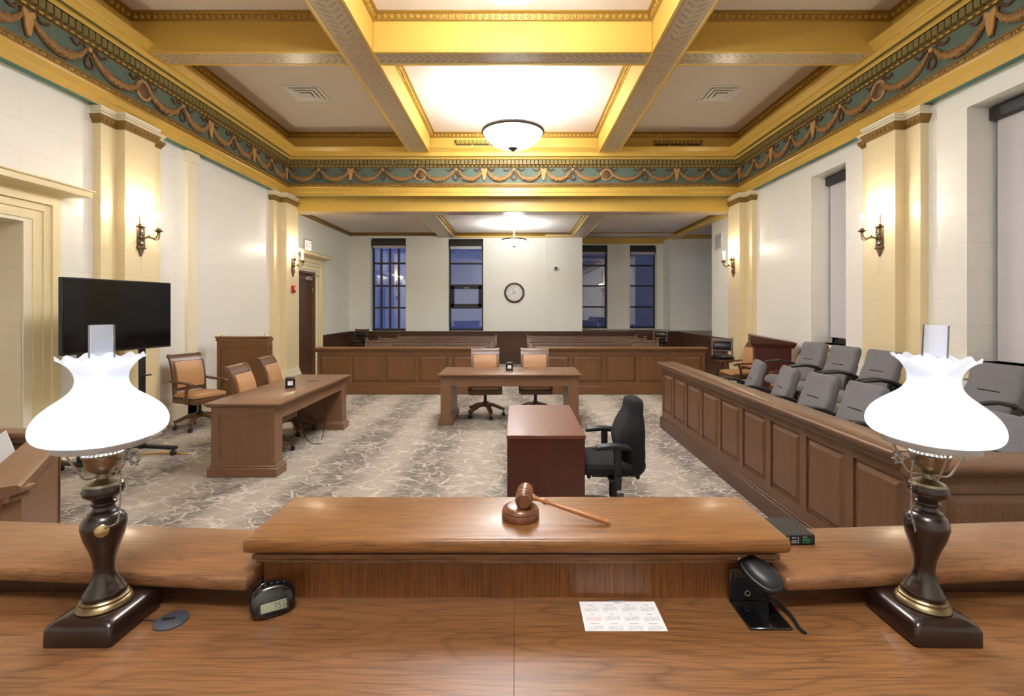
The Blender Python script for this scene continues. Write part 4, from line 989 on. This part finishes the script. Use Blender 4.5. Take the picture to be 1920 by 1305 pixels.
# ================================================================== TELEVISION ON ITS STAND
tv0, tv1 = Vector((-4.57, 4.86)), Vector((-4.35, 6.09)); dv_ = tv1-tv0; ang = math.atan2(dv_.y, dv_.x); L = dv_.length/2; mid = (tv0+tv1)/2
t = thing('television', 'large black flat screen television on a stand by the left wall', 'television', (mid.x, mid.y, 0), ang)
m = MB(); m.box(-L, L, 0, .05, 1.262, 2.062, .006, 1); m.build('screen_housing', 'blackplastic', t)
mt = NT('dark_glossy_screen'); mt.b.inputs['Base Color'].default_value = (.004, .004, .005, 1); mt.set(Roughness=.08, Specular_IOR_Level=.3)
m = MB(); m.box(-L+.014, L-.014, -.003, .002, 1.285, 2.048); m.build('screen', mt.m, t, smooth=False)
m = MB(); m.box(-.3, .3, .05, .09, 1.4, 1.9); m.build('wall_bracket', 'blackplastic', t)
for x in (-.37, .32):
    m = MB(); m.box(x-.03, x+.03, .07, .12, .06, 1.7, .006, 1); m.build('post', 'blackplastic', t)
    m = MB(); m.box(x-.07, x+.07, .03, .07, .93, .945); m.build('bracket', 'blackplastic', t)
for x in (-.37, .32):
    m = MB(); m.box(x-.035, x+.035, -.38, .40, .07, .11, .012); f = m.build('foot', 'blackplastic', t)
    for y in (-.34, .36):
        m = MB(); m.cyl((x-.02, y, .03), (x+.02, y, .03), .03, n=14); m.cyl((x, y, .03), (x, y, .08), .012); m.build('caster', 'blackplastic', f)
m = MB(); m.box(-.40, .35, .06, .12, .10, .15, .006, 1); m.build('cross_bar', 'blackplastic', t)
m = MB(); m.box(0, .012, -.06, .06, -.10, .10, .004, 1); o = m.build('outlet_plate', 'white'); o.location = (XL, 5.56, 1.5); tag(o, 'white cover plate on the wall left of the television', 'wall plate')

# ================================================================== WALL ITEMS
t = thing('wall_clock', 'round clock with a mahogany rim on the end wall', 'clock', (-.06, 15.05, 1.75+28*15.05/906))
m = MB(); m.lathe([(.25, 0), (.315, 0), (.318, .02), (.30, .045), (.27, .05), (.255, .03), (.25, 0)], n=48, axis=(0, -1, 0), cap=False); m.build('rim', m_wood('mahogany_clock_rim', (70, 22, 18), (96, 36, 28), 'x', .3, .4), t)
m = MB(); m.lathe([(.26, .012), (.26, .016), (0, .016)], n=48, axis=(0, -1, 0)); m.build('clock_face', 'white', t)
for k in range(1, 13):
    a = PI/2-2*PI*k/12; text('numeral', str(k), .07, (.2*math.cos(a), -.018, .2*math.sin(a)), (PI/2, 0, 0), 'blackplastic', t)
for nm, a, l, wd, back in (('minute_hand', 90+24, .17, .009, .04), ('hour_hand', 210, .125, .013, .05)):
    a = math.radians(a); d = Vector((math.cos(a), 0, math.sin(a))); m = MB(); m.cyl(Vector((0, -.022, 0))-d*back, Vector((0, -.022, 0))+d*l, wd*.6, wd*.4, 6); m.build(nm, 'blackplastic', t)
t = thing('security_camera', 'small white dome camera on the end wall right of the clock', 'camera', (1.22, 15.02, 2.98))
m = MB(); m.lathe([(.085, 0), (.085, .02), (.07, .05), (.05, .06)], n=24, axis=(0, -1, 0)); m.build('housing', 'white', t)
m = MB(); m.ball((0, -.06, 0), .042, n=16, m=10); m.build('lens_dome', 'gloss', t)
t = thing('exit_sign', 'small EXIT sign on the wall above the wooden door', 'sign', (XL, 12.0, 3.30))
m = MB(); m.box(0, .03, -.20, .20, -.14, .14, .004, 1); m.build('sign_frame', 'alum', t)
m = MB(); m.box(.03, .034, -.175, .175, -.115, .115); m.build('sign_face', m_emit('lit_exit_face', (250, 236, 214), .55), t)
text('exit_lettering', 'EXIT', .20, (.036, 0, 0), (PI/2, 0, PI/2), 'red', t, sx=.72)
t = thing('fire_alarm', 'red fire alarm strobe on the pilaster beside the wooden door', 'alarm', (XL+.25, 10.69, 2.16))
m = MB(); m.box(0, .05, -.065, .065, -.08, .08, .012); m.build('housing', 'red', t)
m = MB(); m.box(.05, .065, -.02, .04, -.02, .05, .006, 1); m.build('strobe_lens', 'white', t)
t = thing('wall_vent', 'white louvred vent high on the right gallery wall', 'vent', (XR, 12.08, 3.40))
m = MB(); m.box(-.012, 0, -.21, .21, -.21, .21, .003, 1); m.build('vent_frame', 'white', t)
for k in range(9): m = MB(); m.box(-.02, -.01, -.17, .17, -.165+k*.038, -.148+k*.038); m.build('slat', 'alum', t)
for x, lab in ((-3.75, 'square ceiling air diffuser in the left coffer'), (3.66, 'square ceiling air diffuser in the right coffer'), (-.05, 'small square ceiling air diffuser in front of the middle pendant')):
    sm = .62 if abs(x) < 1 else 1; y = 7.12 if sm < 1 else 8.68
    t = thing('air_diffuser', lab, 'vent', (x, y, 5.598))
    m = MB()
    for r, z in ((.31, 0), (.235, -.012), (.165, -.024)):
        r *= sm; wd = .06*sm
        m.loft([[(-r, -r, z), (r, -r, z), (r, r, z), (-r, r, z)], [(-r, -r, z-.01), (r, -r, z-.01), (r, r, z-.01), (-r, r, z-.01)], [(-r+wd, -r+wd, z-.004), (r-wd, -r+wd, z-.004), (r-wd, r-wd, z-.004), (-r+wd, r-wd, z-.004)]], cap=False)
    m.build('louvres', 'white', t, smooth=False)
    m = MB(); m.box(-.09*sm, .09*sm, -.09*sm, .09*sm, -.04, -.034, .002, 1); m.build('centre_plate', 'white', t)
    m = MB(); m.lathe([(.12*sm, -.002), (.12*sm, -.001), (0, -.001)], n=24); m.build('duct_opening', 'blackplastic', t)
for x0, x1, lab in ((-1.36, -.20, 'pierced ochre air grille over the cornice behind the pendant'), (3.02, 4.10, 'pierced ochre air grille over the cornice in the right coffer')):
    L = (x1-x0)/2; t = thing('air_grille', lab, 'vent', ((x0+x1)/2, YE-.15, 5.35))
    m = MB(); m.box(-L, L, -.02, 0, .02, .10); m.box(-L, L, -.02, 0, -.14, -.12); m.box(-L, -L+.03, -.02, 0, -.14, .1); m.box(L-.03, L, -.02, 0, -.14, .1)
    for k in range(4): x = -L+2*L*k/3; m.box(x-.008, x+.008, -.02, 0, -.14, .1)
    for k in range(3): m.box(-L, L, -.014, -.004, -.10+k*.038, -.09+k*.038)
    m.build('frame', 'yellow', t, smooth=False)
    m = MB(); m.box(-L+.01, L-.01, -.006, -.002, -.13, .02); m.build('opening', 'darkgap', t)
    m = MB(); n = int(2*L/.085)
    for k in range(n): m.torus((-L+2*L*(k+.5)/n, -.021, .06), .026, .007, 12, 5, (0, -1, 0))
    m.build('pierced_border', 'darkgap', t)

# ================================================================== WITNESS STAND
t = thing('witness_stand', 'brown panelled witness stand at the far left beside the bench', 'witness stand', (-2.17, 2.06, 0))
dirv = Vector((-.58, .85, 0)).normalized(); T = Matrix(((dirv.x, -dirv.y, 0, 0), (dirv.y, dirv.x, 0, 0), (0, 0, 1, 0), (0, 0, 0, 1)))
# side wall: outer face on the right
def wall_run(T, L, H, one=True, n=1):
    m = MB(); m.T = T; m.box(0, L, 0, .07, 0, H-.05); m.build('side_wall', 'tablez', t, smooth=False)
    m = MB(); m.T = T; pr = [(-.05, H-.03), (-.05, H-.01), (-.04, H), (.11, H), (.12, H-.01), (.12, H-.03), (.085, H-.045), (.08, H-.07), (-.01, H-.07), (-.015, H-.045)]
    m.loft([[(-.05, y, z) for y, z in pr], [(L+.05, y, z) for y, z in pr]]); m.build('cap_rail', 'tablex', t, angle=40)
    m = MB(); m.T = T
    for i in range(n):
        a, b = .06+i*L/n, (i+1)*L/n-.06; w_ = .012
        m.box(a, b, -.012, 0, H-.13, H-.118); m.box(a, a+w_, -.012, 0, .1, H-.118); m.box(b-w_, b, -.012, 0, .1, H-.118)
        m.box(a+w_, b-w_, -.004, 0, .1, H-.13)
    m.build('panel', 'tablez', t, smooth=False)
Tr = Matrix(((-dirv.x, -dirv.y, 0, dirv.x*1.05), (-dirv.y, dirv.x, 0, dirv.y*.87), (0, 0, 1, 0), (0, 0, 0, 1)))
wall_run(T, 1.04, 1.0)
m = MB(); m.box(-1.45, 0, -.02, .06, 0, .94); m.build('front_wall', 'tablez', t, smooth=False)
m = MB(); m.box(-1.45, .03, -.06, .10, .945, .97, .008); m.box(-1.45, .02, -.04, .08, .92, .945, .005, 1); m.build('ledge', 'tablex', t)
m = MB(); m.box(-1.4, -.68, .90, .96, 0, .95); m.build('back_wall', 'tablez', t, smooth=False)
m = MB(); m.box(-1.4, -.65, .87, .99, .955, .99, .008); m.box(-1.4, -.66, .885, .975, .92, .955, .005, 1); m.build('back_cap', 'tablex', t)
m = MB(); m.box(-1.35, -.62, .25, .90, .70, .72, .004, 1); m.build('inner_shelf', 'rubber', t)
m = MB(); m.T = Matrix.Translation((-3.14, 2.885, .845)) @ Matrix.Rotation(1.35, 4, 'X') @ Matrix.Rotation(.6, 4, 'Z'); m.box(-.14, .14, -.108, .108, -.001, .001); tag(m.build('paper_sheet', 'paper', smooth=False), 'white paper sheet leaning inside the witness stand', 'paper')

# ================================================================== JUDGE'S BENCH
DZ = 1.08            # writing surface
TOPZ = 1.75-.512     # raised shelf
WZ = 1.75-.594       # side wings
t = thing('judge_bench', 'golden oak bench in the foreground with a raised centre shelf', 'bench', (0, 0, 0))
m = MB(); m.box(-1.75, -.0045, .28, 1.14, DZ-.04, DZ); m.build('writing_surface', 'benchx', t, smooth=False)
m = MB(); m.box(-.0035, 1.75, .28, 1.14, DZ-.04, DZ); m.build('writing_surface', m_wood('golden_oak_second_board', (88, 57, 33), (140, 96, 57), 'x', .33, .2, .9, .65, .8, True), t, smooth=False)
m = MB(); m.box(-.608, .610, 1.066, 1.316, TOPZ-.033, TOPZ, .0105, 4); m.build('raised_shelf', m_wood('golden_oak_shelf', (94, 58, 28), (146, 98, 50), 'x', .34, .15, .9, .5, .9, True), t, angle=35)
m = MB(); z = TOPZ-.033
for d, a, b in ((.030, 0, .008), (.018, .008, .014), (.024, .014, .026), (.010, .026, .031), (.014, .031, .038), (.004, .038, .044)):
    m.box(-.585+.0-d*.6, .583+d*.6, 1.117-d, 1.28, z-b, z-a, .0025, 2)
m.build('shelf_moulding', 'benchx', t)
m = MB(); m.box(-.584, .580, 1.117, 1.27, DZ-.04, z-.03); m.build('shelf_riser', m_wood('oak_riser_upright', (82, 48, 20), (134, 82, 38), 'z', .35, .2, 1, .35, 1.6), t, smooth=False)
for s in (-1, 1):
    a = math.radians(4.1)
    m = MB(); m.T = Matrix.Translation((s*.590, 1.057, WZ)) @ Matrix.Rotation(s*a, 4, 'Z'); m.box(0, s*1.3, 0, .235, -.030, 0, .010, 4); m.build('side_wing', 'benchx', t)
    m = MB(); m.T = Matrix.Translation((s*.59, 1.12, 0)) @ Matrix.Rotation(s*a, 4, 'Z'); m.box(0, s*1.3, 0, .12, 0, WZ-.03); m.build('wing_support', 'darkz', t, smooth=False)
m = MB(); m.box(-.60, .60, 1.12, 1.28, 0, DZ-.04); m.build('front_panel', 'oakz', t, smooth=False)
m = MB()
for x in (-1.7, 1.66): m.box(x, x+.04, .34, 1.1, 0, DZ-.04)
m.build('pedestal_panel', 'oakz', t, smooth=False)

# ================================================================== DESK LAMPS
def desk_lamp(label, loc, key_side, tilt):
    t = thing('desk_lamp', label, 'lamp', loc)
    m = MB(); h = .068
    m.rbox([((0, 0, z), (1, 0, 0), (0, 1, 0), a, a, r) for z, a, r in ((0, h, .006), (.006, h+.001, .008), (.032, h, .008), (.040, h-.003, .010), (.045, h-.009, .014), (.048, h-.02, .016))], 4); m.build('base', 'lampwood', t)
    m = MB(); m.lathe([(.047, .048), (.049, .051), (.047, .056), (.042, .060), (.042, .064), (.039, .067), (.0, .067)], n=40); m.build('brass_collar', 'collarbrass', t)
    m = MB(); m.lathe([(.036, .067), (.038, .072), (.037, .078), (.033, .082), (.032, .087), (.025, .097), (.0205, .110), (.0185, .125), (.0205, .145), (.027, .168), (.035, .190), (.0395, .212), (.0385, .224), (.033, .234), (.027, .239), (.027, .243), (.020, .247), (.018, .254), (.022, .258), (.022, .263), (.019, .266), (.024, .272), (.034, .279), (.0365, .288), (.033, .298), (.0, .300)], n=44); m.build('turned_column', 'lampwood', t)
    m = MB(); m.lathe([(.0305, .298), (.029, .303), (.020, .307), (.012, .312), (.012, .322), (.016, .325), (.026, .332), (.031, .342), (.0325, .350), (.034, .358), (.037, .362), (.036, .365), (.0, .365)], n=40); f = m.build('burner', 'brass', t)
    m = MB()
    for k in range(26): a = 2*PI*k/26; m.ball((.0335*math.cos(a), .0335*math.sin(a), .3655), .0014, n=6, m=4)
    m.build('hole_light_beads', m_emit('light_through_burner_holes', (235, 244, 255), 2.5), f, smooth=False)  # glowing beads imitate bulb light coming through the burner holes
    R = MB(); R.lathe([(.079, .380), (.082, .381), (.083, .393), (.079, .393), (.079, .380)], n=48, cap=False); R.build('shade_ring', 'alum', t)
    m = MB(); m.lathe([(.033, .3665), (.036, .3700), (.079, .3900), (.0795, .3925), (.036, .3725), (.033, .3690), (.033, .3665)], n=48, cap=False); m.build('added_light_baffle', 'alum', t)  # added baffle, closes the shade bottom to stop light spilling down
    for k in range(4):
        a = PI/4+.5+PI/2*k; c, s = math.cos(a), math.sin(a); m = MB(); m.tube([(.013*c, .013*s, .318), (.034*c, .034*s, .320), (.046*c, .046*s, .338), (.070*c, .070*s, .384)], .0022, 6, 4); m.build('ring_support', 'alum', t)
    prof = [(.080, .394), (.099, .399), (.110, .408), (.1145, .421), (.112, .437), (.103, .453), (.089, .467), (.072, .480), (.056, .493), (.0465, .507), (.044, .522), (.047, .536), (.055, .549), (.063, .558), (.069, .5635), (.074, .567)]
    P = catmull([(r, 0, z) for r, z in prof], 3); prof = [(p.x, p.z) for p in P]; N = len(prof)
    def wv(k, a, r, hh):
        u = max(0, (k-(N-10))/9); return r*(1+.02*u*math.cos(12*a)), hh+.0045*u*math.cos(12*a)+.001*u*math.cos(5*a)
    m = MB(); m.lathe(prof, n=96, wave=wv); m.build('glass_shade', 'opal', t, angle=80)
    m = MB(); m.lathe([(.0235, .40), (.0225, .46), (.0215, .634), (.0205, .634), (.0212, .46), (.0222, .40), (.0235, .40)], n=36, cap=False); m.build('glass_chimney', 'frost', t)
    kx = key_side
    m = MB(); m.cyl((kx*.034, -.004, .352), (kx*.060, -.006, .352), .0025); m.torus((kx*.070, -.006, .352), .0085, .0028, 18, 6, (0, 1, 0))
    for k in range(6): a = PI*k/3; m.ball((kx*.070+.0115*math.cos(a), -.006, .352+.0115*math.sin(a)), .003, n=6, m=4)
    m.build('switch_key', 'steel', t)
    m = MB(); P = [(kx*.040, -.006, .348), (kx*.043, -.008, .32), (kx*.043, -.010, .27), (kx*.043, -.014, .235)]
    if kx > 0: P += [(kx*.042, -.020, .224), (kx*.030, -.032, .220)]
    else: P += [(kx*.044, -.025, .212), (kx*.040, -.02, .205)]
    CP = catmull(P, 9)
    for i, p in enumerate(CP): m.ball(p, .0019, .0019, .0026, 6, 4)
    m.tube(CP, .0007, 4); m.build('pull_chain', 'steel', t)
    if kx > 0:
        m = MB(); m.lathe([(.0125, 0), (.0125, .002), (.010, .004), (0, .0045)], (.0225, -.0315, .214), 24, (.62, -1, .1)); m.build('medallion', 'brightbrass', t)
    lamp('bulb_glow', (0, 0, .440), P_DESK, (.86, .93, 1), .018, t)
    t.rotation_euler = (0, tilt, 0)
    return t
desk_lamp('glowing hurricane desk lamp with a chain and medallion, left end of the bench', (-.866, 1.018, DZ), 1, -.012)
desk_lamp('glowing hurricane desk lamp standing at the right end of the bench', (.853, 1.018, DZ), -1, .05)

# ================================================================== THINGS ON THE BENCH
t = thing('sound_block', 'round walnut sound block on the raised shelf', 'sound block', (.0104, 1.18, TOPZ))
m = MB(); m.lathe([(.044, 0), (.0455, .003), (.0455, .014), (.0435, .018), (.0445, .020), (.043, .0235), (.040, .025), (.039, .0265), (.036, .029), (.030, .030), (0, .030)], n=56); m.build('block', 'gavel', t)
t.children[0].name = 'turned_block'
t = thing('gavel', 'wooden gavel lying across the round sound block', 'gavel', (.0205, 1.184, TOPZ+.0515))
hd = Vector((.10, 1, .02)).normalized()
m = MB(); m.lathe([(.0, -.037), (.016, -.037), (.0195, -.034), (.0205, -.028), (.0185, -.024), (.0185, -.021), (.021, -.018), (.0215, -.010), (.0195, -.007), (.0195, .007), (.0215, .010), (.021, .018), (.0185, .021), (.0185, .024), (.0205, .028), (.0195, .034), (.016, .037), (0, .037)], n=36, axis=hd); m.build('head', 'gavel', t)
a, b = Vector((.016, -.002, -.002)), Vector((.196, -.046, -.0445)); d = b-a
m = MB(); m.lathe([(.007, 0), (.0085, .004), (.0065, .010), (.005, .018), (.0048, .028), (.0075, .033), (.0075, .037), (.005, .041), (.0052, .06), (.0065, .12), (.0072, .16), (.0062, .178), (.0045, .180), (.0062, .183), (.0055, .189), (.001, .197)], a, 20, d); m.build('handle', 'gavel_light', t)

t = thing('calendar_card', 'white 2026 year calendar sheet taped to the bench', 'calendar', (.2285, 1.05, DZ+.0006))
m = MB(); m.box(-.0855, .0855, -.05, .05, 0, .0005); m.build('sheet', 'paper', t, smooth=False)
m = MB(); m.box(-.018, .022, .047, .054, .0005, .0008); m.build('tape', 'frost', t, smooth=False)
text('year', '2026', .0075, (0, .0445, .0007), (0, 0, 0), 'ink', t, depth=.0001)
mon = ['January', 'February', 'March', 'April', 'May', 'June', 'July', 'August', 'September', 'October', 'November', 'December']
st = [3, 6, 6, 2, 4, 0, 2, 5, 1, 3, 6, 1]; ln = [31, 28, 31, 30, 31, 30, 31, 31, 30, 31, 30, 31]   # Monday-first weekday of the 1st
names, days = [], []
for i, n in enumerate(mon):
    cx = -.062+.0415*(i % 4); cy = .036-.0315*(i//4)
    text('month_name', n, .0046, (cx, cy, .0007), (0, 0, 0), 'ink', t, depth=.0001)
    rows, row = [], ['  ']*((st[i]+1) % 7)
    for k in range(1, ln[i]+1):
        row.append('%2d' % k)
        if len(row) == 7: rows.append(row); row = []
    if row: rows.append(row+['  ']*(7-len(row)))
    mb = MB()
    for r_, rw in enumerate(rows):
        for c_, v_ in enumerate(rw):
            if v_.strip():
                x, y = cx-.0138+.0046*c_, cy-.0065-.0034*r_
                if len(v_.strip()) == 2: mb.box(x-.0011, x-.0002, y-.0008, y+.0008, .0006, .0007)
                mb.box(x+.0003, x+.0012, y-.0008, y+.0008, .0006, .0007)
    mb.build('day_numbers', 'inkred' if i == 4 else 'ink', t, smooth=False)
m = MB(); rr = random.Random(3)
for i in range(14):
    x = -.062+.0415*(i % 4)+rr.uniform(-.014, .014); y = .036-.0315*((i//4) % 3)-.0065-.0034*rr.randint(0, 4); m.box(x-.0016, x+.0016, y-.0014, y+.0014, .00055, .00062)
m.build('highlight_marks', 'inkyel', t, smooth=False)

t = thing('cable_grommet', 'dark grey oval cable grommet on the bench beside the left lamp', 'grommet', (-.737, 1.032, DZ))
m = MB(); m.lathe([(.032, 0), (.032, .003), (.030, .0045), (.0, .0045)], n=36); m.build('cap', 'rubber', t)
m = MB(); m.box(-.018, .006, -.004, .006, .0045, .0056, .001, 1); m.build('flap', 'blackplastic', t)
m = MB(); m.tube([(-.028, .0, .002), (-.05, .002, .002), (-.066, .005, .002)], .0022, 6, 3); tag(m.build('lamp_cord', 'bronze'), 'short lamp cord running into the cable grommet', 'cord').location = (-.737, 1.032, DZ)

t = thing('digital_clock', 'small black digital clock reading 7:56 on the bench', 'clock', (-.538, 1.066, DZ), math.radians(30))
m = MB(); secs = []
for y, k in ((-.022, .80), (-.018, .93), (-.008, 1), (.008, .96), (.018, .82), (.022, .6)):
    sec = []
    for i in range(32):
        a = 2*PI*i/32; ca, sa = math.cos(a), math.sin(a); rx = .046; rz = .034 if sa > 0 else .030
        x = rx*math.copysign(abs(ca)**.8, ca)*k; z = .030+rz*math.copysign(abs(sa)**.85, sa)*k; tilt = y+.012*(z-.03)/.036*.9
        sec.append((x, tilt, z))
    secs.append(sec)
m.loft(secs); m.build('case', 'gloss', t, angle=60)
rotc = -.28
def cf(x, z, o=.0): return (x, -.0235+.012*(z-.03)/.036*.9-o, z)
m = MB(); m.loft([[cf(-.028, .014, o), cf(.030, .014, o), cf(.030, .037, o), cf(-.028, .037, o)] for o in (-.002, .0012)]); m.build('display_bezel', 'blackplastic', t, smooth=False)
m = MB(); m.loft([[cf(-.024, .017, o), cf(.026, .017, o), cf(.026, .034, o), cf(-.024, .034, o)] for o in (0, .002)]); m.build('display', 'lcd', t, smooth=False)
seg = {'7': 'abc', '5': 'afgcd', '6': 'afgedc'}; m = MB()
for ch, x in (('7', .001), ('5', .0105), ('6', .0195)):
    w_, h_ = .0052, .0058; zc = .0255
    bars = {'a': (x, x+w_, zc+h_-.0008, zc+h_), 'g': (x, x+w_, zc-.0004, zc+.0004), 'd': (x, x+w_, zc-h_, zc-h_+.0008), 'b': (x+w_-.0009, x+w_, zc, zc+h_), 'c': (x+w_-.0009, x+w_, zc-h_, zc), 'f': (x, x+.0009, zc, zc+h_), 'e': (x, x+.0009, zc-h_, zc)}
    for s in seg[ch]:
        x0, x1, z0, z1 = bars[s]; m.loft([[cf(x0, z0, o), cf(x1, z0, o), cf(x1, z1, o), cf(x0, z1, o)] for o in (.0018, .0024)])
for z in (.0225, .0285): m.loft([[cf(.0078, z-.0006, o), cf(.0088, z-.0006, o), cf(.0088, z+.0006, o), cf(.0078, z+.0006, o)] for o in (.0018, .0024)])
m.build('digits', 'blackplastic', t, smooth=False)
m = MB()
for k in range(5): m.ball((-.026+.012*k, -.002-.0, .0635-.0012*abs(k-2)**1.6), .0035, .002, .0014, 8, 4)
m.build('buttons', 'rubber', t)
m = MB(); m.box(-.018, .016, -.0155, -.0145, .0485, .0495); m.torus((.0, -.0165, .044), .003, .0006, 16, 4, (0, -1, .3)); m.build('printed_mark', 'whiteprint', t, smooth=False)

t = thing('speaker_microphone', 'black oval desk microphone on an angled stand, right of the calendar', 'microphone', (.531, 1.052, DZ))
m = MB(); m.box(-.046, .044, -.05, .05, 0, .005, .002, 1); m.box(-.046, .044, .045, .05, .004, .078, .002, 1); m.build('bracket', 'gloss', t)
Q = Matrix.Translation((.008, .014, .086)) @ Matrix.Rotation(math.radians(-52), 4, 'Z') @ Matrix.Rotation(math.radians(22), 4, 'Y') @ Matrix.Rotation(math.radians(18), 4, 'X')
out = [(.82*a, .82*b) for a, b in ((-.055, -.020), (-.055, .020), (-.03, .033), (.0, .039), (.03, .036), (.05, .024), (.060, 0), (.05, -.024), (.03, -.036), (0, -.039), (-.03, -.033))]
O = catmull([(a, b, 0) for a, b in out]+[(out[0][0], out[0][1], 0)], 3)[:-1]
m = MB(); m.T = Q; m.loft([[(p.x*k, p.y*k, z) for p in O] for z, k in ((-.014, .86), (-.010, .97), (-.002, 1.0), (.002, .97), (.003, .93))]); m.build('housing', 'blackplastic', t)
m = MB(); m.T = Q; m.loft([[(p.x*k, p.y*k, z) for p in O] for z, k in ((.002, .90), (.008, .82), (.013, .6), (.0145, .3), (.015, .05))]); m.build('grille_dome', 'blackplastic', t, angle=60)
m = MB(); m.T = Q; m.box(-.0465, -.044, -.013, .013, -.002, .005); m.build('printed_strip', 'whiteprint', t, smooth=False)
m = MB(); m.torus((-.006, .0445, .022), .0055, .0012, 14, 5, (0, -1, 0)); m.build('mounting_hole', 'alum', t)
m = MB(); m.tube([(.044, .046, .012), (.055, .03, .010), (.062, -.01, .006), (.058, -.045, .0035), (.062, -.062, .003)], .0035, 8, 4); m.build('cable', 'blackplastic', t)

t = thing('amplifier_box', 'flat black electronics box with small green connector on the right wing', 'electronics', (.685, 1.255, WZ+.001), math.radians(3))
m = MB(); m.box(-.062, .062, -.048, .055, 0, .024, .002, 1); m.build('case', 'blackplastic', t)
m = MB(); m.box(.028, .048, -.0495, -.048, .004, .015)
m.build('connector', 'green', t, smooth=False)
m = MB()
for k in range(4): m.box(.030+.005*k, .032+.005*k, -.0502, -.0495, .006, .012)
m.build('terminals', 'blackplastic', t, smooth=False)
text('printed_ce', 'CE', .010, (.006, -.0485, .008), (PI/2, 0, 0), 'whiteprint', t, depth=.0002)
m = MB()
for x, z in ((-.008, .018), (.004, .018), (.010, .018), (.017, .017), (.017, .011), (.017, .006), (-.018, .018), (.038, .019), (.032, .019), (-.012, .013)): m.box(x-.0016, x+.0016, -.0487, -.048, z-.001, z+.001)
m.build('printed_symbols', 'whiteprint', t, smooth=False)
m = MB(); m.ball((-.018, -.0485, .010), .0014, n=8, m=5); m.build('indicator_led', 'led', t)
